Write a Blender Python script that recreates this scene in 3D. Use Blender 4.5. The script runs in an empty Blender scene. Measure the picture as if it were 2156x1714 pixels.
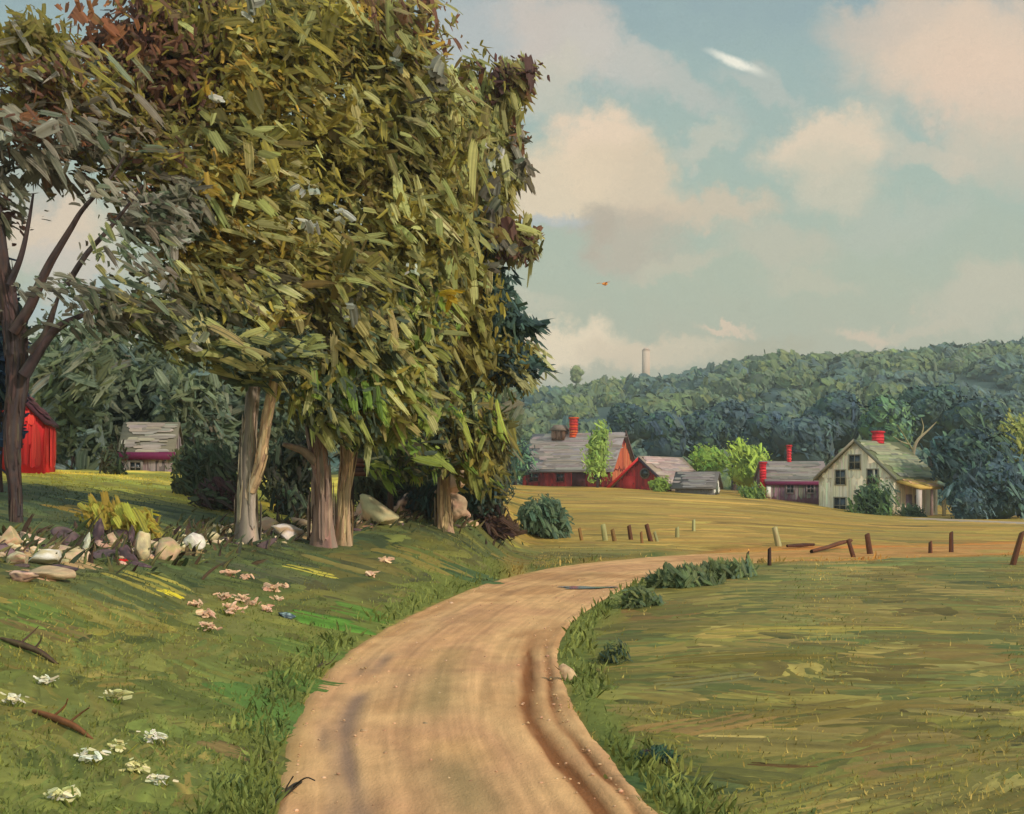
import bpy, math, random
import numpy as np
from mathutils import Vector

random.seed(7)
RNG = np.random.default_rng(11)
F = 2500.0; CX = 1078.0; HY = 1020.0; EYE = 2.5        # picture scale: focal length, centre column, horizon row, eye height
scene = bpy.context.scene
COL = scene.collection

# ------------------------------------------------------------------ helpers
def lin(c):
    c = np.asarray(c, float) / 255.0
    return np.where(c <= 0.04045, c / 12.92, ((c + 0.055) / 1.055) ** 2.4)

def P(px, py, Y):
    return np.array(((px - CX) * Y / F, Y, EYE - (py - HY) * Y / F))

def sstep(a, b, x):
    t = np.clip((np.asarray(x, float) - a) / (b - a), 0, 1)
    return t * t * (3 - 2 * t)

_perm = np.random.default_rng(3).permutation(512)
_perm = np.concatenate([_perm, _perm, _perm])
_val = np.random.default_rng(4).random(512)
def vnoise(p):
    p = np.asarray(p, float)
    i = np.floor(p).astype(int); f = p - i; f = f * f * (3 - 2 * f); i = i & 255
    def h(a, b, c): return _val[_perm[_perm[_perm[a & 255] + (b & 255)] + (c & 255)] & 511]
    x, y, z = i[..., 0], i[..., 1], i[..., 2]
    fx, fy, fz = f[..., 0], f[..., 1], f[..., 2]
    def l(a, b, t): return a + (b - a) * t
    return l(l(l(h(x, y, z), h(x+1, y, z), fx), l(h(x, y+1, z), h(x+1, y+1, z), fx), fy),
             l(l(h(x, y, z+1), h(x+1, y, z+1), fx), l(h(x, y+1, z+1), h(x+1, y+1, z+1), fx), fy), fz)
def n2(x, y, s, seed=0.0):
    return vnoise(np.stack([np.asarray(x) / s + seed, np.asarray(y) / s + seed * 1.7, np.full(np.shape(x), seed + 0.37)], -1))
def fbm(x, y, s, seed=0.0):
    return 0.55 * n2(x, y, s, seed) + 0.3 * n2(x, y, s / 2.1, seed + 5) + 0.15 * n2(x, y, s / 4.3, seed + 9)

def norm(v):
    return v / np.maximum(np.linalg.norm(v, axis=-1, keepdims=True), 1e-9)

# ------------------------------------------------------------------ terrain and road plan
LE = np.array([(-1.2, 2), (-1.55, 6), (-1.79, 9), (-2.1, 10.8), (-2.36, 13), (-2.5, 16.4), (-2.4, 18.9), (-2.03, 22.3), (-1.28, 27.2), (-0.4, 31.25),
               (1.1, 35.7), (3.4, 39.6), (6.2, 42.6), (10, 45.2), (16, 48.5), (26, 54), (48, 64), (90, 79)])
RE = np.array([(2.2, 2), (1.55, 6), (1.14, 9), (.93, 10.8), (.73, 13), (.66, 16.4), (.77, 18.9), (1.22, 22.3), (2.3, 27.2), (3.5, 31.25),
               (5.3, 35.2), (7.3, 37.6), (9.6, 39.2), (13, 40.6), (20, 44.5), (30, 50), (51, 59.5), (92, 74)])
def catmull(pts, n):
    pts = np.asarray(pts, float)
    q = np.vstack([2 * pts[0] - pts[1], pts, 2 * pts[-1] - pts[-2]])
    t = np.linspace(0, len(pts) - 1 - 1e-6, n); i = t.astype(int); f = (t - i)[:, None]
    a, b, c, d = q[i], q[i+1], q[i+2], q[i+3]
    return 0.5 * (2*b + (c-a)*f + (2*a-5*b+4*c-d)*f*f + (3*b-a-3*c+d)*f**3)
LEs, REs = catmull(LE, 120), catmull(RE, 120)

def sdist(x, y, line):
    """signed distance to a plan polyline: positive to its left hand"""
    x = np.asarray(x, float); y = np.asarray(y, float); sh = x.shape
    x = x.ravel(); y = y.ravel(); out = np.empty_like(x)
    a = line[:-1]; b = line[1:]; ab = b - a; L2 = (ab ** 2).sum(1)
    for k in range(0, len(x), 20000):
        px = x[k:k+20000, None] - a[None, :, 0]; py = y[k:k+20000, None] - a[None, :, 1]
        t = np.clip((px * ab[:, 0] + py * ab[:, 1]) / L2, 0, 1)
        dx = px - t * ab[:, 0]; dy = py - t * ab[:, 1]
        d = np.hypot(dx, dy); j = d.argmin(1); r = np.arange(len(j))
        cr = ab[j, 0] * dy[r, j] - ab[j, 1] * dx[r, j]
        out[k:k+20000] = d[r, j] * np.sign(cr)
    return out.reshape(sh)

def terrain(x, y, bumps=True):
    x = np.asarray(x, float); y = np.asarray(y, float)
    px = CX + F * x / np.maximum(y, 6)
    dl = sdist(x, y, LEs); dr = -sdist(x, y, REs)
    d = np.maximum(dl, 0)
    bank = 3.2 * np.tanh((0.25 + .20 * sstep(640, 940, px) * sstep(24, 31, y)) * d * d / (d + 0.5) / 3.2)
    w = 1 - sstep(960, 1110, px)
    s = np.interp(px, [900, 1060, 1300, 1500, 1600, 1700, 1800, 1900, 2156], [.023, .0232, .0232, .0175, .013, .0055, -.003, -.008, -.010])
    field = s * np.clip(y - 45, 0, 100)
    z = bank * w + field * (1 - w)
    r = np.maximum(dr, 0)
    z = z + 0.17 * sstep(0.1, 4.0, r) * (1 - sstep(26, 36, y) * sstep(0, 1, r / (r + .2)) * .6)
    if bumps:
        edge = sstep(0.0, 0.8, np.maximum(dl, dr))
        z = z + edge * (0.10 * (fbm(x, y, 2.2, 2) - .5) + .05 * (fbm(x, y, .6, 7) - .5)) * sstep(120, 30, y)
    z = z - 0.06 * sstep(0.25, -0.25, np.maximum(dl, dr))          # the road lies a little lower than its verges
    return z

def ground_at(px, py, y0=6.0, y1=160.0):
    """where the sight line through a picture point meets the ground"""
    ys = np.geomspace(y0, y1, 900)
    xs = (px - CX) * ys / F
    zr = EYE - (py - HY) * ys / F
    k = np.argmax(zr <= terrain(xs, ys))
    if k == 0: k = len(ys) - 1
    return np.array((xs[k], ys[k], float(terrain(xs[k:k+1], ys[k:k+1])[0])))

# ------------------------------------------------------------------ mesh builder with vertex colours
class MB:
    def __init__(self): self.v = []; self.f = []; self.c = []; self.n = 0
    def add(self, V, Fc, C):
        V = np.asarray(V, float).reshape(-1, 3)
        C = np.asarray(C, float)
        if C.ndim == 1: C = np.tile(C, (len(V), 1))
        self.v.append(V); self.c.append(C)
        if isinstance(Fc, np.ndarray): self.f.append(Fc + self.n)
        else: self.f += [np.asarray([f], int) + self.n for f in Fc]
        self.n += len(V)
    def box(self, lo, hi, col, R=None, o=None, taper=0.0, jit=0.0):
        x0, y0, z0 = lo; x1, y1, z1 = hi; cx = (x0+x1)/2; cy = (y0+y1)/2; k = 1 - taper
        V = np.array([(x0,y0,z0),(x1,y0,z0),(x1,y1,z0),(x0,y1,z0)] + [(cx+(a-cx)*k, cy+(b-cy)*k, z1) for a,b in ((x0,y0),(x1,y0),(x1,y1),(x0,y1))], float)
        if jit: V += RNG.normal(0, jit, V.shape)
        if R is not None: V = V @ np.asarray(R).T
        if o is not None: V = V + np.asarray(o)
        self.add(V, [(0,3,2,1),(4,5,6,7),(0,1,5,4),(1,2,6,5),(2,3,7,6),(3,0,4,7)], col)
    def prism(self, poly, axis, a, b, col):
        """extrude a polygon; axis 0: poly=(y,z) along x; axis 1: poly=(x,z) along y; axis 2: poly=(x,y) along z"""
        n = len(poly)
        def mk(t):
            if axis == 0: return [(t, p[0], p[1]) for p in poly]
            if axis == 1: return [(p[0], t, p[1]) for p in poly]
            return [(p[0], p[1], t) for p in poly]
        V = mk(a) + mk(b)
        fs = [tuple(range(n)), tuple(range(2*n-1, n-1, -1))] + [(i, n+i, n+(i+1) % n, (i+1) % n) for i in range(n)]
        self.add(V, fs, col)
    def build(self, name, mat, parent=None, smooth=False, origin=None):
        me = bpy.data.meshes.new(name)
        V = np.vstack(self.v)
        if origin is not None: V = V - np.asarray(origin, float)
        C = np.vstack(self.c)
        loops = np.concatenate([f.ravel() for f in self.f]).astype(np.int32)
        tot = np.concatenate([np.full(len(f), f.shape[1]) for f in self.f]).astype(np.int32)
        st = np.concatenate([[0], np.cumsum(tot)[:-1]]).astype(np.int32)
        me.vertices.add(len(V)); me.vertices.foreach_set('co', V.astype(np.float32).ravel())
        me.loops.add(len(loops)); me.loops.foreach_set('vertex_index', loops)
        me.polygons.add(len(tot)); me.polygons.foreach_set('loop_start', st); me.polygons.foreach_set('loop_total', tot)
        if smooth: me.polygons.foreach_set('use_smooth', np.ones(len(tot), bool))
        at = me.color_attributes.new('Col', 'FLOAT_COLOR', 'POINT')
        at.data.foreach_set('color', np.hstack([np.clip(C, 0, 1), np.ones((len(C), 1))]).astype(np.float32).ravel())
        me.update(calc_edges=True); me.validate()
        o = bpy.data.objects.new(name, me); COL.objects.link(o)
        o.data.materials.append(mat)
        if parent is not None: o.parent = parent
        elif origin is not None: o.location = tuple(float(a) for a in origin)
        return o

def pick(pal, n, rng=RNG, mul=1.0, var=0.12):
    pal = np.array([lin(c) for c in pal])
    c = pal[rng.integers(0, len(pal), n)]
    return np.clip(c * mul * (1 + rng.normal(0, var, (n, 1))) * (1 + rng.normal(0, .05, (n, 3))), .002, .9)

def strokes(p0, T, N, L, W, bend, c1, c2, K=8, S=4, rng=RNG, ridge=.07, bulge=.10, ragged=.14, tip=.12):
    """broad ridged sprays: n bundles of K narrow blades side by side, with ragged ends"""
    n = len(p0); T = norm(T); N = norm(N - (N * T).sum(1, keepdims=True) * T); B = np.cross(N, T)
    L = np.broadcast_to(np.asarray(L, float), (n,)); W = np.broadcast_to(np.asarray(W, float), (n,))
    t = np.linspace(0, 1, S + 1); s = np.linspace(-1, 1, K + 1)
    t0 = .07 * s[None] ** 2 + rng.uniform(-ragged, ragged, (n, K + 1)) * .3; t1 = 1 - .09 * s[None] ** 2 + rng.uniform(-ragged, ragged * .5, (n, K + 1)) * .6 + rng.normal(0, .12, (n, 1)) * s[None]
    tt = t0[:, None, :] + (t1 - t0)[:, None, :] * t[None, :, None]               # n,S+1,K+1
    prof = 1 - tip * np.abs(2 * t - .9) ** 3
    side = s[None, None, :] * prof[None, :, None] * (1 + rng.normal(0, .05, (n, 1, K + 1)))
    h = rng.normal(0, 1, (n, 1, K + 1)) * ridge + rng.normal(0, .25, (n, S + 1, K + 1)) * ridge + bulge * (1 - s ** 2)[None, None, :]
    V = (p0[:, None, None, :] + T[:, None, None, :] * (L[:, None, None] * tt)[..., None]
         + B[:, None, None, :] * (W[:, None, None] * .5 * side)[..., None]
         + N[:, None, None, :] * (W[:, None, None] * h)[..., None]
         + bend[:, None, None, :] * (tt * tt)[..., None])
    m = rng.random((n, 1, K + 1)) ** 2.2
    C = c1[:, None, None, :] * (1 - m[..., None]) + c2[:, None, None, :] * m[..., None]
    C = C * (1 + rng.normal(0, .13, (n, 1, K + 1, 1)) + rng.normal(0, .04, (n, S + 1, K + 1, 1)))
    C = np.broadcast_to(C, (n, S + 1, K + 1, 3))
    i, j = np.meshgrid(np.arange(S), np.arange(K), indexing='ij'); b = (i * (K + 1) + j).ravel()
    q = np.stack([b, b + 1, b + K + 2, b + K + 1], 1)
    Fc = (q[None] + (np.arange(n) * (S + 1) * (K + 1))[:, None, None]).reshape(-1, 4)
    return V.reshape(-1, 3), Fc, np.clip(C, .001, .95).reshape(-1, 3)

def ico(sub=2):
    import bmesh
    bm = bmesh.new(); bmesh.ops.create_icosphere(bm, subdivisions=sub, radius=1)
    V = np.array([v.co[:] for v in bm.verts]); Fc = np.array([[v.index for v in f.verts] for f in bm.faces]); bm.free()
    return V, Fc
ICO2, ICO3 = ico(2), ico(3)

def tube(mb, pts, rad, pal, sides=14, n=40, flare=0.35, bark=.10, rng=RNG, light=None, strips=0):
    """a tapering stem with bark ridges along a smooth line of points"""
    q = catmull(np.hstack([np.asarray(pts, float), np.asarray(rad, float)[:, None]]), n)
    c, r = q[:, :3], np.maximum(q[:, 3], .006)
    T = norm(np.gradient(c, axis=0)); ref = np.tile(np.array([[0, 1., 0]]), (n, 1))
    ref[np.abs((T * ref).sum(1)) > .95] = (1., 0, 0)
    A = norm(np.cross(T, ref)); B = np.cross(T, A)
    th = np.linspace(0, 2 * np.pi, sides, endpoint=False)
    ph = rng.random() * 50
    rr = r[:, None] * (1 + bark * (vnoise(np.stack(np.broadcast_arrays(np.cos(th)[None] * 2.2 + ph, np.sin(th)[None] * 2.2 + ph, np.linspace(0, n / 9, n)[:, None]), -1)) - .5) * 2
                       + bark * .5 * rng.normal(0, 1, (1, sides)))
    rr *= (1 + flare * np.exp(-np.linspace(0, n, n) / (n * .05)))[:, None]
    V = c[:, None] + rr[..., None] * (np.cos(th)[None, :, None] * A[:, None] + np.sin(th)[None, :, None] * B[:, None])
    pc = pick(pal, sides, rng)
    C = np.broadcast_to(pc[None], (n, sides, 3)) * (.8 + .4 * vnoise(np.stack(np.broadcast_arrays(th[None] * 3 + ph, np.linspace(0, n / 4, n)[:, None], np.zeros((n, 1))), -1)))[..., None]
    if rng is not None:
        pc2 = pick(pal, n, rng); m = (vnoise(np.stack(np.broadcast_arrays(th[None] * 1.3 + ph, np.linspace(0, n / 7, n)[:, None], np.full((n, 1), 3.3)), -1)) > .58)[..., None]
        C = np.where(m, .5 * C + .5 * pc2[:, None], C)
    i, j = np.meshgrid(np.arange(n - 1), np.arange(sides), indexing='ij')
    a = (i * sides + j).ravel(); b = (i * sides + (j + 1) % sides).ravel()
    mb.add(V.reshape(-1, 3), np.stack([a, b, b + sides, a + sides], 1), C.reshape(-1, 3))
    mb.add(V[-1], [tuple(range(sides))], C[-1])
    if strips:
        m = int(strips); ii = rng.integers(1, int(n * .8), m); a = rng.uniform(0, 2 * np.pi, m); nn = np.cos(a)[:, None] * A[ii] + np.sin(a)[:, None] * B[ii]
        rl = rr[ii].mean(1); step = np.linalg.norm(c[1] - c[0]) ; L = step * rng.uniform(3, 9, m)
        Vs, Fs, Cs = strokes(c[ii] + nn * (rl * 1.03)[:, None], T[ii] + rng.normal(0, .04, (m, 3)), nn, L, rl * rng.uniform(.25, .7, m), -nn * (rl * .06)[:, None], pick(pal, m, rng, 1.12, .2), pick(pal, m, rng, .85, .2), 6, 5, rng, ridge=.09, bulge=.05, ragged=.3)
        mb.add(Vs, Fs, Cs)

# ------------------------------------------------------------------ materials (procedural, colour from the object's own paint layer)
def material(name, rough=.7, mott=.22, scale=9.0, stretch=(1, 1, 1), bump=.25, bscale=30, spec=.25, trans=0.0, dist=.02):
    m = bpy.data.materials.new(name); m.use_nodes = True
    nt = m.node_tree; ns, lk = nt.nodes, nt.links
    bs = ns['Principled BSDF']; bs.inputs['Roughness'].default_value = rough
    bs.inputs['Specular IOR Level'].default_value = spec
    at = ns.new('ShaderNodeAttribute'); at.attribute_name = 'Col'
    tc = ns.new('ShaderNodeTexCoord'); mp = ns.new('ShaderNodeMapping'); mp.inputs['Scale'].default_value = stretch
    lk.new(tc.outputs['Object'], mp.inputs['Vector'])
    nz = ns.new('ShaderNodeTexNoise'); nz.inputs['Scale'].default_value = scale; nz.inputs['Detail'].default_value = 5
    nz.inputs['Roughness'].default_value = .65
    lk.new(mp.outputs['Vector'], nz.inputs['Vector'])
    mr = ns.new('ShaderNodeMapRange'); mr.inputs['From Min'].default_value = .25; mr.inputs['From Max'].default_value = .75
    mr.inputs['To Min'].default_value = 1 - mott; mr.inputs['To Max'].default_value = 1 + mott
    lk.new(nz.outputs['Fac'], mr.inputs['Value'])
    mx = ns.new('ShaderNodeVectorMath'); mx.operation = 'SCALE'
    lk.new(at.outputs['Color'], mx.inputs[0]); lk.new(mr.outputs['Result'], mx.inputs['Scale'])
    lk.new(mx.outputs['Vector'], bs.inputs['Base Color'])
    if bump:
        n3 = ns.new('ShaderNodeTexNoise'); n3.inputs['Scale'].default_value = bscale; n3.inputs['Detail'].default_value = 4
        lk.new(mp.outputs['Vector'], n3.inputs['Vector'])
        bp = ns.new('ShaderNodeBump'); bp.inputs['Strength'].default_value = bump; bp.inputs['Distance'].default_value = dist
        lk.new(n3.outputs['Fac'], bp.inputs['Height']); lk.new(bp.outputs['Normal'], bs.inputs['Normal'])
    if trans:
        tr = ns.new('ShaderNodeBsdfTranslucent'); ms = ns.new('ShaderNodeMixShader'); ms.inputs['Fac'].default_value = trans
        lk.new(mx.outputs['Vector'], tr.inputs['Color']); out = ns['Material Output']
        lk.new(bs.outputs['BSDF'], ms.inputs[1]); lk.new(tr.outputs['BSDF'], ms.inputs[2]); lk.new(ms.outputs['Shader'], out.inputs['Surface'])
    return m

M_LEAF = material('foliage', .62, .15, 6, bump=.2, bscale=25, trans=.38)
M_FAR = material('far_foliage', .8, .22, .5, bump=.4, bscale=1.5, dist=.3)
M_BARK = material('bark', .85, .3, 8, (1, 1, .25), .5, 25)
M_TURF = material('turf', .85, .28, 3.2, (1, 1, 1), .5, 40, .15)
M_GRASS = material('grass_blades', .7, .18, 5, bump=.3, bscale=40, spec=.2)
M_DIRT = material('dirt', .9, .16, 3.5, (1, .5, 1), .55, 35, .12)
M_STONE = material('stone', .85, .2, 5, bump=.5, bscale=18)
M_WOOD = material('weathered_wood', .8, .25, 3, (3, 3, .4), .4, 12)
M_BOARD = material('painted_boards', .75, .12, 1.6, (2.2, 2.2, .5), .4, 6, dist=.05)
M_ROOF = material('roof_shingles', .85, .2, 1.8, (.5, .5, 2.2), .45, 6, dist=.05)
M_BRICK = material('brickwork', .85, .25, 4, (1, 1, 2), .5, 10, dist=.03)
M_PETAL = material('petals', .6, .1, 10, bump=.2, trans=.15)
def glassy(name, col, rough=.12):
    m = bpy.data.materials.new(name); m.use_nodes = True; b = m.node_tree.nodes['Principled BSDF']
    nz = m.node_tree.nodes.new('ShaderNodeTexNoise'); nz.inputs['Scale'].default_value = 2
    rp = m.node_tree.nodes.new('ShaderNodeValToRGB'); c = lin(col)
    rp.color_ramp.elements[0].color = (*(c * .7), 1); rp.color_ramp.elements[1].color = (*(c * 1.3), 1)
    m.node_tree.links.new(nz.outputs['Fac'], rp.inputs['Fac']); m.node_tree.links.new(rp.outputs['Color'], b.inputs['Base Color'])
    b.inputs['Roughness'].default_value = rough
    return m
M_PANE = glassy('window_glass', (40, 44, 46)); M_WATER = glassy('puddle_water', (62, 84, 108), .08)

# ------------------------------------------------------------------ tagging
def tag(o, label=None, cat=None, group=None, kind=None):
    if label: o['label'] = label
    if cat: o['category'] = cat
    if group: o['group'] = group
    if kind: o['kind'] = kind
    return o
def empty(name, loc, rz=0.0):
    o = bpy.data.objects.new(name, None); COL.objects.link(o)
    o.location = tuple(float(a) for a in loc); o.rotation_euler = (0, 0, rz); o.empty_display_size = .3
    return o
# ------------------------------------------------------------------ the ground sheet
MEADOW = [(112,108,52),(78,84,42),(132,124,64),(98,94,42),(124,106,56),(80,92,48),(148,130,74),(104,102,46),(72,80,44)]
GOLD = [(158,126,58),(168,138,70),(144,118,56),(152,126,60),(132,118,60),(164,126,56)]
BANK = [(120,116,54),(106,110,50),(132,124,62),(96,108,50),(116,108,48),(128,116,66),(88,104,52)]
SHADE_GRASS = [(70,84,54),(58,72,52),(78,86,50),(52,66,46),(74,76,44)]  # grass under the trees, darkened to carry part of their shade
SUNLIT_LAWN = [(186,172,68),(170,160,64),(196,178,80),(176,160,58)]  # lawn strip behind the trunks, sunlight put into the yellow
VERGE = [(90,100,50),(80,92,46),(102,110,56),(94,98,50)]
RUST = [(186,124,62),(172,112,58),(160,118,60),(192,134,74)]

def palcol(pal, x, y, s, seed):
    pal = np.array([lin(c) for c in pal]); n = len(pal)
    k = np.clip((fbm(x, y, s, seed) - .22) / .56, 0, .999) * (n - 1)
    i = k.astype(int); f = (k - i)[..., None]
    return pal[i] * (1 - f) + pal[np.minimum(i + 1, n - 1)] * f

def zones(x, y):
    px = CX + F * x / np.maximum(y, 6)
    dl = sdist(x, y, LEs); dr = -sdist(x, y, REs)
    wob = (fbm(x, y, 5, 31) - .5)
    gold = sstep(43, 50, y + wob * 8) * sstep(1030, 1090, px + wob * 60) * sstep(.8, 2.5, dl + wob)
    left = (1 - sstep(1000, 1090, px)) * (dl > 0)
    lawn = left * sstep(33, 36.5, y + wob * 2) * (1 - sstep(50, 56, y)) * sstep(4, 7, dl)
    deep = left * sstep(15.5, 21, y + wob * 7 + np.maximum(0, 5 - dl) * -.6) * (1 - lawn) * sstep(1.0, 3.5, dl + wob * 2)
    verge = left * (1 - sstep(1.2, 3.2, dl + wob * 2)) * (1 - deep)
    rust = sstep(36, 41, y) * (1 - sstep(60, 70, y)) * sstep(3.0, .6, np.maximum(dl, dr) + wob * 3.0) * sstep(1420, 1560, px)
    sd = ((dr > 0) & (dl <= 0)) * sstep(1.3, .3, dr + wob * 1.2) * (1 - sstep(34, 40, y)); verge = np.maximum(verge, sd)
    bank = left * (1 - lawn) * (1 - deep) * (1 - verge)
    return gold, lawn, deep, verge, rust, bank

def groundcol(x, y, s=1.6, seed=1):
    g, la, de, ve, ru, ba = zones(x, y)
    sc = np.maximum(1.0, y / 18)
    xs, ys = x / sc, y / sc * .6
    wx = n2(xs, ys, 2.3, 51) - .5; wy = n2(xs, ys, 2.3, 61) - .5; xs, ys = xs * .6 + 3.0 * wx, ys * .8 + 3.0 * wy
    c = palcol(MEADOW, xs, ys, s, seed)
    for m, pal, k in ((ba, BANK, 3), (de, SHADE_GRASS, 5), (ve, VERGE, 9), (la, SUNLIT_LAWN, 4), (g, GOLD, 6), (ru, RUST, 2)):
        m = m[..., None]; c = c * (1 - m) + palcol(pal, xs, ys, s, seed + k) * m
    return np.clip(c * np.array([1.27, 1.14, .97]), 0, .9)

def grid_faces(nr, nc):
    i, j = np.meshgrid(np.arange(nr - 1), np.arange(nc - 1), indexing='ij'); a = (i * nc + j).ravel()
    return np.stack([a, a + 1, a + nc + 1, a + nc], 1)

ys = np.concatenate([np.linspace(-6, 5, 12), np.geomspace(5.2, 160, 420), np.geomspace(170, 1500, 26)])
us = np.sinh(np.linspace(-2.2, 2.2, 361)) / np.sinh(2.2) * 1.7
YY, UU = np.meshgrid(ys, us, indexing='ij')
XX = UU * (np.maximum(YY, 0) + 9)
ZZ = terrain(XX, YY) - .2 * sstep(-.12, -.5, np.maximum(sdist(XX, YY, LEs), -sdist(XX, YY, REs)))
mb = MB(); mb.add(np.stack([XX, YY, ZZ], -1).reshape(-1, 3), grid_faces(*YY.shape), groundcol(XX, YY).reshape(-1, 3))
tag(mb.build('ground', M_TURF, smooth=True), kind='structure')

# ------------------------------------------------------------------ the dirt road with its worn wheel tracks
nr, nc = 900, 97
tl = np.linspace(0, 1, nr)
A = catmull(LE, 700); B = catmull(RE, 700)
k = np.linspace(0, 1, 700)
A = np.stack([np.interp(tl, k, A[:, i]) for i in (0, 1)], 1); B = np.stack([np.interp(tl, k, B[:, i]) for i in (0, 1)], 1)
s = np.linspace(-.03, 1.03, nc)
Q = A[:, None] * (1 - s[None, :, None]) + B[:, None] * s[None, :, None]
along = np.concatenate([[0], np.cumsum(np.hypot(*np.diff((A + B) / 2, axis=0).T))])
al = np.broadcast_to(along[:, None], (nr, nc)); ss = np.broadcast_to(s[None], (nr, nc))
wig = .06 * np.sin(al * .9 + 1) * np.exp(-al / 16) + .03 * (n2(al, al * 0, 1.1, 4) - .5)
def band(c, w): return np.exp(-((ss - c - wig * .6) / w) ** 2)
st = vnoise(np.stack([al / 3.2, ss * 42, np.full(al.shape, 1.5)], -1)) * .6 + vnoise(np.stack([al / 1.1, ss * 90, np.full(al.shape, 7.5)], -1)) * .4
lt = (band(.20, .05) + .6 * band(.12, .025)) * sstep(.25, .75, n2(al, ss * 14, 1.1, 8)) * sstep(26, 12, al); rt = (1.3 * band(.86 - .05 * np.exp(-al / 9), .034) + .8 * band(.945 - .03 * np.exp(-al / 9), .018)) * (.55 + .8 * n2(al, ss * 40, .7, 63)) * (.6 + .8 * st) * (.55 + .6 * n2(al, ss * 12, 1.8, 3)) * sstep(20, 13, al)
rt2 = band(.72, .03) * sstep(.35, .8, n2(al, ss * 9, 2.2, 13)) * sstep(16, 8, al)
mid = band(.50, .10) * sstep(.4, .8, n2(al, ss * 5, 2.0, 17))
lt2 = band(.33, .05) * sstep(.4, .8, n2(al, ss * 5, 2.6, 27))
base = palcol([(192,142,96),(178,130,88),(204,156,108),(188,138,98),(198,148,100)], al, ss * 5, 2.4, 3)
base = base * (.64 + .72 * st)[..., None]
def mixc(c, col, m): m = np.clip(m, 0, 1)[..., None]; return c * (1 - m) + lin(col) * m
base = base * 1.12
base = mixc(base, (146, 114, 92), lt); base = mixc(base, (134, 84, 50), rt); base = mixc(base, (156, 104, 66), rt2 * .8)
base = mixc(base, (146, 122, 82), mid * .75); base = mixc(base, (150, 112, 84), lt2 * .5)
base = mixc(base, (150, 126, 74), sstep(.10, 0, ss) * sstep(.3, .7, n2(al, ss * 3, .9, 2)) * .6)
fm = sstep(5.5, 9.5, Q[..., 0]) * sstep(34, 40, Q[..., 1])
rc = palcol(RUST + GOLD[:2], Q[..., 0] * .5, Q[..., 1], 1.3, 8) * (.8 + .4 * st)[..., None]
base = base * (1 - .85 * fm[..., None]) + rc * .85 * fm[..., None]
zr = terrain(Q[..., 0], Q[..., 1], bumps=False)
zr = zr + .03 - .07 * (sstep(.03, -.03, ss) + sstep(.97, 1.03, ss)) - .035 * rt - .03 * lt
zr = zr + .012 * (vnoise(np.stack([al / .16, ss * 40, np.full(al.shape, 4.5)], -1)) - .5) + .022 * (vnoise(np.stack([al / .5, ss * 16, np.full(al.shape, 2.5)], -1)) - .5) + .010 * (st - .5)
mb = MB(); mb.add(np.stack([Q[..., 0], Q[..., 1], zr], -1).reshape(-1, 3), grid_faces(nr, nc), base.reshape(-1, 3))
tag(mb.build('road', M_DIRT, smooth=True), kind='structure')

# a pale drive running in from the right behind the field
pp = np.array([P(1930, 1084, 101), P(1990, 1091, 97), P(2060, 1097, 93), P(2156, 1108, 88), P(2300, 1120, 80), P(2600, 1140, 72)])
pq = catmull(pp[:, :2], 80)
tn = norm(np.gradient(pq, axis=0)); nn = np.stack([-tn[:, 1], tn[:, 0]], 1)
w = np.linspace(-1, 1, 9); G = pq[:, None] + nn[:, None] * w[None, :, None] * 1.7
mb = MB(); gz = terrain(G[..., 0], G[..., 1]) + .10 - .25 * (np.abs(w)[None] > .95)
mb.add(np.concatenate([G, gz[..., None]], -1).reshape(-1, 3), grid_faces(80, 9), palcol([(186,160,138),(170,146,124),(196,172,150)], G[..., 0], G[..., 1], 2, 4).reshape(-1, 3))
tag(mb.build('path', M_DIRT, smooth=True), kind='structure')

# ------------------------------------------------------------------ mown and trodden grass lying in broad sweeps on the ground
def ground_strokes(mb, x, y, ang, L, W, amp, bend, c1, c2, K, S, lift):
    n = len(x)
    T = np.stack([np.cos(ang), np.sin(ang), np.zeros(n)], 1); N = np.tile((0., 0., 1.), (n, 1))
    Bn = np.stack([-np.sin(ang), np.cos(ang), np.zeros(n)], 1)
    V, Fc, C = strokes(np.stack([x, y, np.zeros(n)], 1) - T * L[:, None] * .5, T, N, L, W, Bn * bend[:, None], c1, c2, K, S, ragged=.22, ridge=.20, bulge=0)
    m = (S + 1) * (K + 1)
    rel = V[:, 2] / np.repeat(W, m)
    e = (1 - np.linspace(-1, 1, S + 1)[:, None] ** 8) * (1 - np.linspace(-1, 1, K + 1)[None] ** 4); e = np.tile(e.ravel(), n)
    V[:, 2] = terrain(V[:, 0], V[:, 1]) + np.repeat(lift, m) * (1.3 * e - .45) + rel * np.repeat(amp, m) * e
    mb.add(V, Fc, C)

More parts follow.
